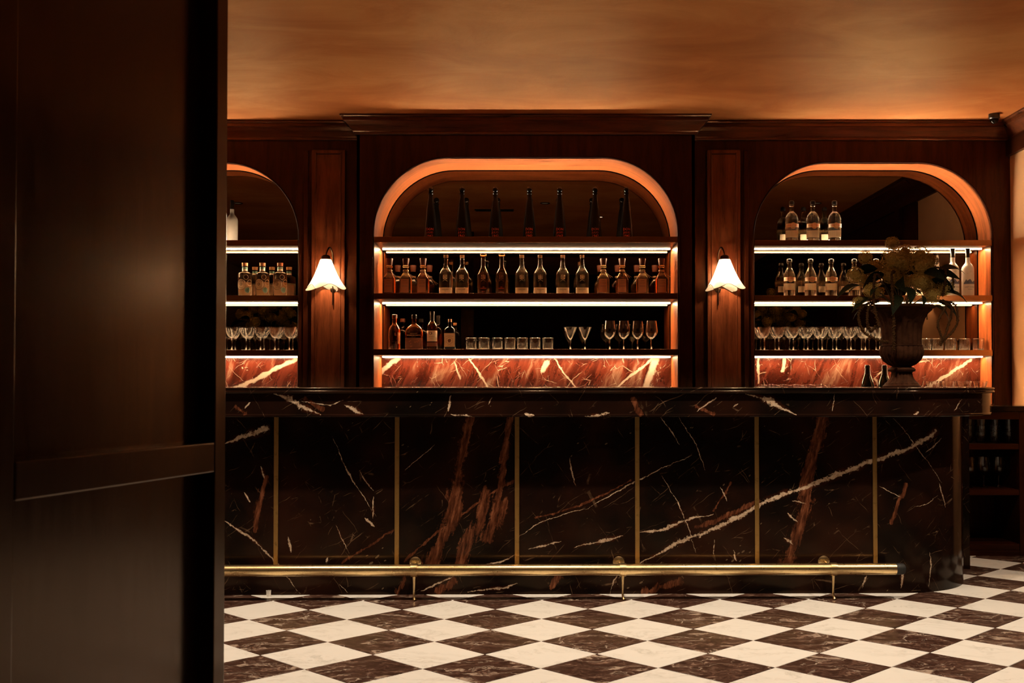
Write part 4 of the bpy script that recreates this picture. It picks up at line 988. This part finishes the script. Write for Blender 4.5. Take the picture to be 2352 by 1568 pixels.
row(cg, [673 - 33.1*k for k in range(6)], YB, T3, 'clear coupe glass, %s from the right in the rear row of the bottom left shelf', G, start=1, zs=1.02)
row(cg, (2141, 2177, 2213, 2249), 7.02, CTOP, 'clear coupe glass on the back worktop right of the urn, %s from the left', 'coupe glasses on the back worktop', start=1)
hb = thing('highball_glass', '', 'glass')
MB().lathe(shell([(0.0001, 0), (0.030, 0), (0.032, 0.003), (0.036, 0.134)], [(0.0001, 0.010), (0.027, 0.010), (0.029, 0.014), (0.034, 0.134)]), 32, cap=False).build('body', M_glass, hb, True)
MB().lathe([(0.0362, 0.1342), (0.0364, 0.1356), (0.0350, 0.1366), (0.0338, 0.1356), (0.0340, 0.1342), (0.0362, 0.1342)], 28, cap=False).build('rim', M_glass, hb, True)
row(hb, (1757, 1786, 1813, 1841, 1868, 1894), 7.0, CTOP, 'clear highball glass rim just showing over the bar, %s from the left', 'highball glasses on the back worktop')
# open cabinet: nested stacks of tumblers, stemmed glasses below
zsA, zsB = zz[0][1] + 0.0005, zz[1][1] + 0.0005
pos = ['leftmost', 'second', 'third', 'rightmost']; lvl = ['lowest', 'middle', 'topmost']
for i, px in enumerate((2219, 2250, 2281, 2313)):
    for j in range(3):
        o = ctree(tu); yy = 6.93 + 0.02*(i % 2); o.location = (X_(px, yy), yy, zsA + j*0.0405); o.rotation_euler = (0, 0, i + j); o.scale = (0.9, 0.9, 0.9)
        o['label'] = '%s tumbler of the %s nested stack in the open glass cabinet' % (lvl[j], pos[i]); o['group'] = 'stacked tumblers in the glass cabinet'
row(wn, (2222, 2256, 2290, 2325), 6.95, zsB, 'stemmed glass on the lower cabinet shelf, %s from the left', 'stemmed glasses in the open cabinet', start=1)

# ------------------------------------------------------------------ urns and flowers
def urn(x, y, label):
    u = thing('stone_urn', label, 'urn', (x, y, BTOP + 0.0005)); s = 1/PM(6.0)
    def fl(n, d): return lambda a, z: 1 + d*abs(cos(n*a/2))
    MB().lathe(prf([(0, 0), (41, 0), (42, 3), (38, 6), (37, 8)], s), 48).build('base', M_stone, u, True)
    MB().lathe(prf([(35, 8), (31, 11), (25, 18), (22, 26), (21, 34), (0, 34)], s), 72, fl=fl(20, 0.10)).build('foot', M_stone, u, True)
    MB().lathe(prf([(22, 34), (29, 36), (31, 40), (28, 44), (20, 47), (0, 47)], s), 48).build('collar', M_stone, u, True)
    MB().lathe(prf([(19, 47), (28, 51), (38, 60), (44, 71), (46, 82), (44, 91), (43, 93)], s), 96, fl=fl(22, 0.085)).build('bowl', M_stone, u, True)
    MB().lathe(prf([(44, 93), (46, 94), (46, 96), (42, 97), (41, 97)], s), 48).build('band', M_stone, u, True)
    MB().lathe(prf([(41, 97), (41, 120), (43, 140), (48, 156), (57, 168), (66, 176), (66, 178)], s), 96, fl=lambda a, z: 1 + 0.08*abs(cos(9*a))*(1 if z < 165*s else 0.3), cap=False).build('neck', M_stone, u, True)
    MB().lathe(prf([(66, 178), (74, 181), (75, 185), (71, 187), (60, 184), (52, 172), (48, 150), (0, 148)], s), 64, cap=False).build('rim', M_stone, u, True)
    return u
def floret_ball(seed, n=230):
    rd = random.Random(seed); mb = MB()
    mb.ball((0, 0, 0), 0.62, 12, 8)
    for i in range(n):
        z = 1 - 2*(i + 0.5)/n; a = i*2.39996; r = sqrt(1 - z*z)
        d = Vector((r*cos(a), r*sin(a), z)) + Vector((rd.uniform(-.08, .08), rd.uniform(-.08, .08), rd.uniform(-.08, .08))); d.normalize()
        c = d*rd.uniform(0.84, 1.06); u_ = d.orthogonal().normalized(); w_ = d.cross(u_); ph = rd.uniform(0, 6.28); q = rd.uniform(0.10, 0.15)
        for k in range(4):
            t_ = ph + k*pi/2; e = u_*cos(t_) + w_*sin(t_); g = u_*cos(t_ + 0.6) + w_*sin(t_ + 0.6); h = u_*cos(t_ - 0.6) + w_*sin(t_ - 0.6)
            mb.add([c - d*0.05, c + h*q*0.7 + d*0.02, c + e*q*1.15 - d*0.02, c + g*q*0.7 + d*0.02], [(0, 1, 2, 3)])
    return mb.mesh('blossom', M_blossom)
BL = [floret_ball(k) for k in range(3)]
def leaf_mesh(seed):
    rd = random.Random(seed); mb = MB(); n = 8; v_ = []
    for i in range(n + 1):
        t_ = i/n; wd = 0.24*sin(pi*t_**0.8)*(1 - 0.15*t_) + 0.004; z = 0.10*sin(pi*t_) - 0.25*t_*t_
        v_ += [(t_, -wd, z + 0.05*wd*4), (t_, 0, z), (t_, wd, z + 0.05*wd*4)]
    f_ = []
    for i in range(n):
        for k in (0, 1): f_.append((3*i+k, 3*i+k+1, 3*i+k+4, 3*i+k+3))
    return mb.add(v_, f_).mesh('leaf', M_leaf, 'all')
LM = leaf_mesh(1)
def tassel(pts, seed, r=0.007):
    rd = random.Random(seed); P_ = [Vector(p) for p in pts]; mb = MB(); dense = []
    for a_, b_ in zip(P_[:-1], P_[1:]):
        n = max(2, int((b_ - a_).length/0.006))
        dense += [a_.lerp(b_, k/n) for k in range(n)]
    mb.tube(dense, r*0.55, 6)
    for p in dense:
        for k in range(4):
            q = p + Vector((rd.gauss(0, 1), rd.gauss(0, 1), rd.gauss(0, 1))).normalized()*r*0.75
            e = r*rd.uniform(0.30, 0.5)
            mb.add([q + Vector(o_)*e for o_ in ((1,0,0), (-1,0,0), (0,1,0), (0,-1,0), (0,0,1), (0,0,-1))], [(0,2,4), (2,1,4), (1,3,4), (3,0,4), (2,0,5), (1,2,5), (3,1,5), (0,3,5)])
    return mb
def smooth_path(pts, n=6):
    P_ = [Vector(p) for p in pts]; out = []
    for i in range(len(P_) - 1):
        p0, p1, p2, p3 = P_[max(i-1, 0)], P_[i], P_[i+1], P_[min(i+2, len(P_)-1)]
        for k in range(n):
            t_ = k/n; out.append(0.5*((2*p1) + (p2-p0)*t_ + (2*p0-5*p1+4*p2-p3)*t_*t_ + (3*p1-p0-3*p2+p3)*t_**3))
    return out + [P_[-1]]
def bouquet(x, y, label):
    s = 1/PM(6.0); rz = BTOP + 0.0005 + 186*s
    f = thing('flower_arrangement', label, 'flowers', (x, y, rz)); rd = random.Random(5)
    # blossoms: dx, height over rim (px at the urn's depth), depth, radius px
    bl = [(-17, 146, 0.02, 14), (-82, 112, 0.0, 14), (-20, 108, -.02, 24), (8, 100, 0.03, 22), (40, 112, -.03, 22), (38, 92, -.06, 22), (70, 104, .02, 16), (-28, 70, -.03, 17), (30, 52, -.09, 19), (0, 60, .02, 18),
          (48, 44, -.07, 13), (56, 20, -.10, 16), (92, 42, -.04, 18), (-108, 70, -.03, 17), (-78, 32, -.08, 16), (-104, 6, -.05, 13), (66, 82, .06, 17), (-50, 90, .07, 18), (-70, 62, .09, 16), (20, 128, .08, 17),
          (-10, 84, .12, 18), (45, 60, .12, 17), (-40, 40, .13, 16), (85, 66, .10, 15)]
    for i, (dx, dz, dy, r) in enumerate(bl):
        o = bpy.data.objects.new('blossom', BL[i % 3]); COL.objects.link(o); o.parent = f
        o.location = (dx*s, dy, dz*s); o.scale = (r*s*1.15,)*3; o.rotation_euler = (rd.uniform(0, 6), rd.uniform(0, 6), rd.uniform(0, 6))
        MB().tube(smooth_path([(dx*s*0.15, dy*0.2, -0.02), (dx*s*0.5, dy*0.6, dz*s*0.45), (dx*s, dy, dz*s - r*s*0.5)], 4), 0.0022, 5).build('flower_stem', M_stem, f, True)
    lv = [(-60, 84, -.05, 160, -8, 62), (-40, 70, -.04, 185, -20, 70), (-95, 46, -.04, 190, -14, 66), (-70, 16, -.07, 195, -18, 64), (-75, 0, -.03, 170, -25, 48), (88, 82, -.02, 12, 6, 68), (60, 60, -.07, -5, -25, 60),
          (90, 30, -.06, -6, -16, 62), (70, 10, -.06, -12, -30, 66), (75, 2, 0, 10, -34, 62), (20, 88, -.06, 60, 10, 46), (-10, 62, -.08, 250, -30, 60), (20, 30, -.10, 280, -30, 58), (-20, 22, -.10, 240, -35, 62), (-50, 40, -.09, 215, -10, 58),
          (40, 76, -.09, 300, -15, 56), (0, 40, -.11, 265, -40, 54), (62, 72, -.06, 330, -5, 62), (-20, 90, .08, 100, 20, 60), (30, 70, .14, 70, 0, 60), (-60, 50, .12, 130, 0, 60), (75, 50, .10, 40, -10, 60)]
    for dx, dz, dy, az, el, L in lv:
        o = bpy.data.objects.new('leaf', LM); COL.objects.link(o); o.parent = f
        o.location = (dx*s, dy, dz*s); o.rotation_euler = (rd.uniform(-.9, .9), -math.radians(el), math.radians(az)); o.scale = (L*s,)*3
    ts = [[(-55, 62, -.07), (-75, 66, -.12), (-80, 20, -.13), (-78, -15, -.14), (-70, -52, -.14)], [(-28, 74, -.09), (-40, 70, -.14), (-42, 20, -.16), (-40, -40, -.165), (-38, -105, -.15)],
          [(-60, 10, -.06), (-95, 0, -.10), (-112, -25, -.11), (-100, -62, -.11), (-70, -80, -.12), (-45, -85, -.13)], [(-70, 6, -.05), (-88, -8, -.10), (-92, -40, -.11), (-84, -60, -.11), (-72, -48, -.11)],
          [(70, 12, -.06), (88, 0, -.10), (64, -40, -.13), (72, -74, -.13), (68, -92, -.13)], [(76, 10, -.06), (100, -6, -.10), (88, -50, -.12), (76, -80, -.13)], [(80, 12, -.05), (112, 0, -.08), (112, -42, -.10), (92, -70, -.11), (70, -92, -.12)],
          [(70, 86, -.06), (86, 80, -.10), (84, 50, -.11), (78, 20, -.11)], [(95, 80, -.03), (110, 66, -.05), (112, 40, -.05)]]
    for i, pts in enumerate(ts):
        tassel(smooth_path([(a*s, dy, dz*s) for a, dz, dy in pts], 5), i, 0.0100 if i < 4 else 0.0085).build('hanging_tassel', M_tassel, f, True)
    return f
ux = X_(2070, 6.0)
urn(ux, 6.0, 'fluted stone urn standing on the right end of the bar'); bouquet(ux, 6.0, 'yellow green flower arrangement with drooping tassels in the right urn')
ux = X_(290, 6.0)
urn(ux, 6.0, 'fluted stone urn on the bar hidden behind the near left wall'); bouquet(ux, 6.0, 'flower arrangement seen only reflected in the left niche mirror')
